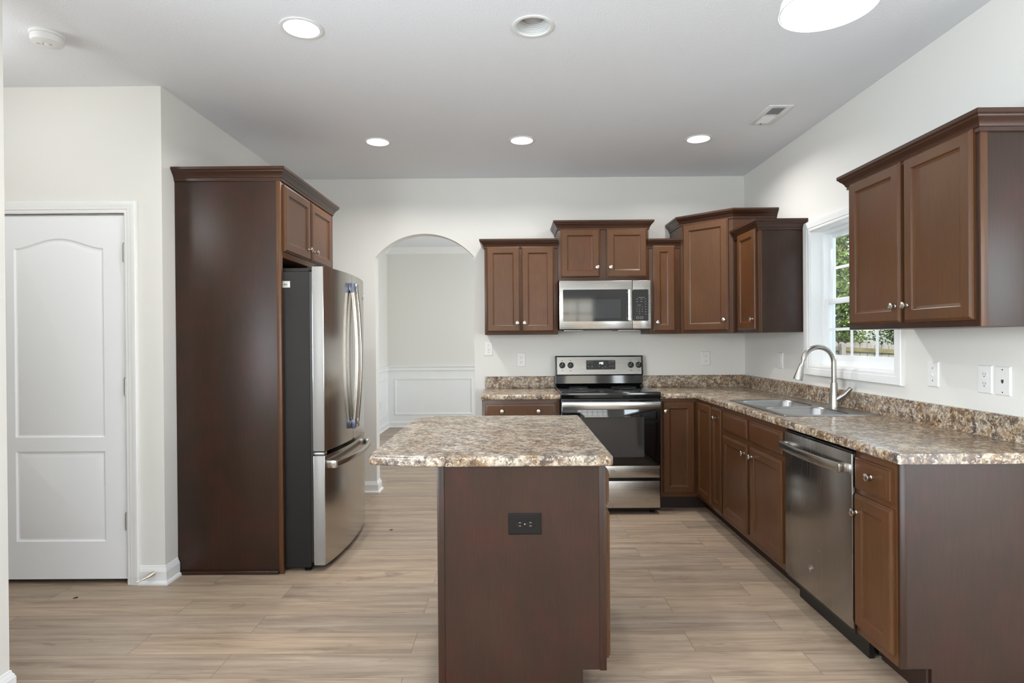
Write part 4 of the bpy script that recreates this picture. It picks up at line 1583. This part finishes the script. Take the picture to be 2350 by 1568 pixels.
def plate(fn, u, v, kind, label, cat, group=None):
    wv, hv = (.0385, .061)
    o = thing({'outlet': 'outlet', 'switch': 'light_switch', 'rocker': 'rocker_switch', 'phone': 'phone_jack_plate'}[kind], label, cat, fn(u, v, 0), group)
    MB().panel(fn, u - wv, u + wv, v - hv, v + hv, [(0, 0), (0, .003), (.005, .007), (.008, .007)]).build('cover_plate', M['plate'], o, smooth=20)
    if kind == 'outlet':
        for dv in (.0205, -.0205):
            pr = fillet([(u - .0165, v + dv - .014), (u + .0165, v + dv - .014), (u + .0165, v + dv + .014), (u - .0165, v + dv + .014)], [.009] * 4, 5)
            rc = MB().prism(pr, .006, .0085, fn=fn).build('receptacle', M['plate'], o, smooth=20)
            MB().box(u - .0075, u - .0055, v + dv - .001, v + dv + .008, .0085, .0088, fn=fn).box(u + .0050, u + .0070, v + dv, v + dv + .008, .0085, .0088, fn=fn).lathe(
                [(0, .0088), (.0028, .0088), (.0028, .0084)], lambda a, b, h: fn(u + a, v + dv - .0075 + b, h), 10).build('slots', M['slot'], rc, smooth=0)
        MB().lathe([(0, .008), (.003, .0076), (.003, .0066)], lambda a, b, h: fn(u + a, v + b, h), 10).build('screw', M['plate'], o)
    elif kind == 'switch':
        MB().box(u - .0055, u + .0055, v - .012, v + .012, .006, .0085, .001, fn=fn).build('toggle_slot', M['plate'], o)
        MB().prism([(.007, v - .009), (.020, v - .004), (.020, v + .003), (.007, v + .004)], u - .004, u + .004, lambda a, b, h: fn(h, b, a)).build('toggle', M['plate'], o, smooth=0)
        for dv in (.030, -.030):
            MB().lathe([(0, .008), (.003, .0076), (.003, .0066)], lambda a, b, h: fn(u + a, v + dv + b, h), 10).build('screw', M['slot'], o)
    elif kind == 'rocker':
        MB().box(u - .0165, u + .0165, v - .0335, v + .0335, .006, .0095, .001, fn=fn).build('rocker', M['plate'], o)
    else:
        MB().box(u - .006, u + .006, v - .006, v + .006, .0068, .0074, fn=fn).box(u - .003, u + .003, v - .010, v - .006, .0068, .0074, fn=fn).build('jack', M['slot'], o, smooth=0)
        for dv in (.047, -.047):
            MB().lathe([(0, .008), (.003, .0076), (.003, .0066)], lambda a, b, h: fn(u + a, v + dv + b, h), 10).build('screw', M['slot'], o)
    return o


fy = F_back(YW)
fxr = F_right(XR)
plate(fy, -.223, 1.260, 'switch', 'white toggle switch beside the arched opening', 'switch')
plate(fy, .063, 1.161, 'outlet', 'white outlet on the back wall left of the range', 'outlet', 'white duplex outlets')
plate(fy, 1.683, 1.161, 'outlet', 'white outlet on the back wall right of the range', 'outlet', 'white duplex outlets')
plate(fxr, 4.431, 1.165, 'rocker', 'white rocker switch on right wall below the corner cabinets', 'switch')
plate(fxr, 2.821, 1.158, 'switch', 'white toggle switch on right wall beside the window', 'switch')
plate(fxr, 2.510, 1.155, 'outlet', 'white outlet on the right wall beside the phone jack', 'outlet', 'white duplex outlets')
plate(fxr, 2.4185, 1.154, 'phone', 'white phone jack plate at the right edge', 'phone jack')
plate(F_left(XL + .004), 8.43, .404, 'outlet', 'white outlet low on the dining room wall', 'outlet', 'white duplex outlets')

# ------------------------------------------------------------------ ceiling fittings
LAB = ['lit recessed ceiling light nearest the smoke detector', 'unlit recessed ceiling can with ribbed white baffle',
       'lit recessed ceiling light above the refrigerator end of the far row', 'lit recessed ceiling light in the middle of the far row',
       'lit recessed ceiling light nearest the ceiling vent']
for (cx, cy, lit), lab in zip(CANS, LAB):
    o = thing('recessed_light', lab, 'ceiling light', (cx, cy, H), 'recessed ceiling lights')
    P_ = lambda a, b, h: Vector((cx + a, cy + b, h))
    MB().lathe([(.095, H - .0005), (.095, H - .004), (.090, H - .006), (.078, H - .004), (.075, H + .002), (.075, H + .006), (.084, H + .006)], P_, 48).build('trim_ring', M['white_metal'], o, smooth=40)
    if lit:
        MB().lathe([(0, H + .012), (.05, H + .010), (.075, H + .003)], P_, 40).build('lens', M['lens'], o, smooth=40)
        d_ = bpy.data.lights.new('recessed_lamp', 'AREA')
        d_.shape = 'DISK'
        d_.size = .14
        d_.energy = LAMP_W
        d_.color = LAMP_C
        d_.spread = math.radians(156)
        lo2 = bpy.data.objects.new('recessed_lamp', d_)
        COL.objects.link(lo2)
        lo2.location = (cx, cy, H - .012)
    else:
        pr = [(.075, H + .002)]
        for k in range(12):
            z = H + .004 + k * .0075
            r_ = .075 - k * .0010
            pr += [(r_, z), (r_ - .0028, z + .0035)]
        pr += [(.062, H + .10), (.05, H + .10), (.05, H + .125), (0, H + .125)]
        MB().lathe(pr, P_, 48).build('baffle', M['baffle'], o, smooth=40)
        MB().lathe([(0, H + .028), (.030, H + .031), (.046, H + .040), (.047, H + .055), (.030, H + .10), (0, H + .12)], P_, 32).build('bulb', M['bulb'], o, smooth=60)

o = thing('smoke_detector', 'round white smoke detector on the ceiling near the left wall', 'smoke detector', (-2.135, 2.68, H))
P_ = lambda a, b, h: Vector((-2.135 + a, 2.68 + b, h))
MB().lathe([(0, H), (.068, H), (.068, H - .008), (.066, H - .012), (0, H - .012)], P_, 40).build('base', M['white_metal'], o)
MB().lathe([(.058, H - .010), (.063, H - .013), (.064, H - .030), (.060, H - .040), (.052, H - .043), (.018, H - .045), (.017, H - .041), (.012, H - .041), (.011, H - .048), (0, H - .049)], P_, 40).build('cover', M['white_metal'], o, smooth=40)
MB().lathe([(0, H - .0460), (.008, H - .0455), (.009, H - .0435), (0, H - .043)], lambda a, b, h: P_(a - .036, b - .01, h), 12).build('test_button', M['baffle'], o)

o = thing('ceiling_vent', 'white rectangular air register on the ceiling near the right wall', 'vent', (1.645, 3.725, H))
vb = lambda u, v, w: Vector((u, v, H - w))
VX0, VX1, VY0, VY1 = 1.569, 1.720, 3.565, 3.884
fr2 = MB()
frame4(fr2, VX0, VX1, VY0, VY1, .034, .034, .034, .034, 0, .006, vb, .0015)
fr2.box(VX0 + .034, VX1 - .034, 3.714, 3.728, 0, .006, .001, fn=vb)
fr2.build('frame', M['white_metal'], o)
MB().box(VX0 + .03, VX1 - .03, VY0 + .03, VY1 - .03, .0004, .001, fn=vb).build('vent_shade_sheet', M['vent_dark'], o, smooth=0)  # flat dark sheet painted as the shade inside the duct
for k in range(18):
    y = VY0 + .040 + k * .0136
    if abs(y - 3.721) < .009:
        continue
    s_ = 1 if y > 3.721 else -1
    b_ = MB().prism([(y, .001), (y + .0015, .001), (y + .0015 + s_ * .007, .007), (y + s_ * .007, .007)], VX0 + .033, VX1 - .033, lambda a, b, h: Vector((h, a, H - b)))
    b_.build('louvre', M['white_metal'], o, smooth=0)
MB().box(1.632, 1.644, VY1 - .030, VY1 - .022, .006, .013, .001, fn=vb).build('lever', M['hinge'], o)

# pendant with an alabaster bell shade, its rim in the top right of the photo
PX, PY, PZ = .528, .976, 1.890
o = thing('pendant_light', 'lit white alabaster glass bell shade hanging at the top edge', 'pendant light', (PX, PY, H))
P_ = lambda a, b, h: Vector((PX + a, PY + b, h))
MB().lathe([(.0755, PZ), (.0745, PZ + .002), (.072, PZ + .018), (.062, PZ + .032), (.051, PZ + .043), (.043, PZ + .062), (.036, PZ + .09), (.024, PZ + .105), (.020, PZ + .108),
            (.018, PZ + .104), (.033, PZ + .086), (.040, PZ + .061), (.048, PZ + .041), (.059, PZ + .029), (.069, PZ + .016), (.0725, PZ + .0005)], P_, 48).build('shade', M['shade'], o, smooth=60)
MB().lathe([(0, PZ + .045), (.018, PZ + .05), (.024, PZ + .065), (.018, PZ + .085), (.012, PZ + .1), (0, PZ + .1)], P_, 20).build('bulb', M['shade'], o, smooth=60)
MB().lathe([(0, PZ + .104), (.024, PZ + .104), (.026, PZ + .115), (.018, PZ + .140), (.006, PZ + .146), (0, PZ + .146)], P_, 20).build('socket', M['nickel'], o)
MB().tube([(PX, PY, PZ + .14), (PX, PY, H - .02)], .005, 10).build('stem', M['nickel'], o)
MB().lathe([(0, H - .03), (.02, H - .03), (.06, H - .012), (.062, H), (0, H)], P_, 24).build('canopy', M['nickel'], o)
d_ = bpy.data.lights.new('pendant_lamp', 'POINT')
d_.energy = PEND_W
d_.shadow_soft_size = .03
d_.color = LAMP_C
lp = bpy.data.objects.new('pendant_lamp', d_)
COL.objects.link(lp)
lp.location = (PX, PY, PZ - .03)

# lamp of the hall, out of sight behind the near wall end
d_ = bpy.data.lights.new('hall_lamp', 'POINT')
d_.energy = HALL_W
d_.shadow_soft_size = .12
d_.color = (0.97, 0.985, 1.0)
lp = bpy.data.objects.new('hall_lamp', d_)
COL.objects.link(lp)
lp.location = (-2.62, 2.35, 2.50)

# ------------------------------------------------------------------ small things
o = thing('door_stop', 'small brass and white-tipped door stop on the baseboard', 'door stop', (-2.005, YD - .014, .056))
ds = [Vector((-1.996, YD - .014, .064)), Vector((-2.004, YD - .026, .060)), Vector((-2.014, YD - .040, .055)), Vector((-2.035, YD - .062, .046)), Vector((-2.043, YD - .070, .043))]
MB().tube(ds, [.011, .0105, .0085, .005, .005], 14).build('post', M['brass'], o)
MB().tube([ds[-1], ds[-1] + (ds[-1] - ds[-2]) * 1.4], [.0068, .0062], 12).build('tip', M['rubber'], o)

for (x, y), lab in (((-2.313, 3.051), 'small brown leaf scrap on the floor before the door'), ((-.879, 4.113), 'small brown leaf scrap on the floor beside the refrigerator')):
    b = MB()
    pts2 = [(-.012, -.003), (-.004, -.007), (.008, -.004), (.013, .002), (.004, .006), (-.007, .004)]
    b.rings([[Vector((x + a, y + c_, .0003)) for a, c_ in pts2], [Vector((x + a * .9, y + c_ * .9, .004 + a * .2)) for a, c_ in pts2]])
    o2 = b.build('leaf_scrap', M['bit'], None, smooth=0)
    tag(o2, lab, 'debris', 'leaf scraps')
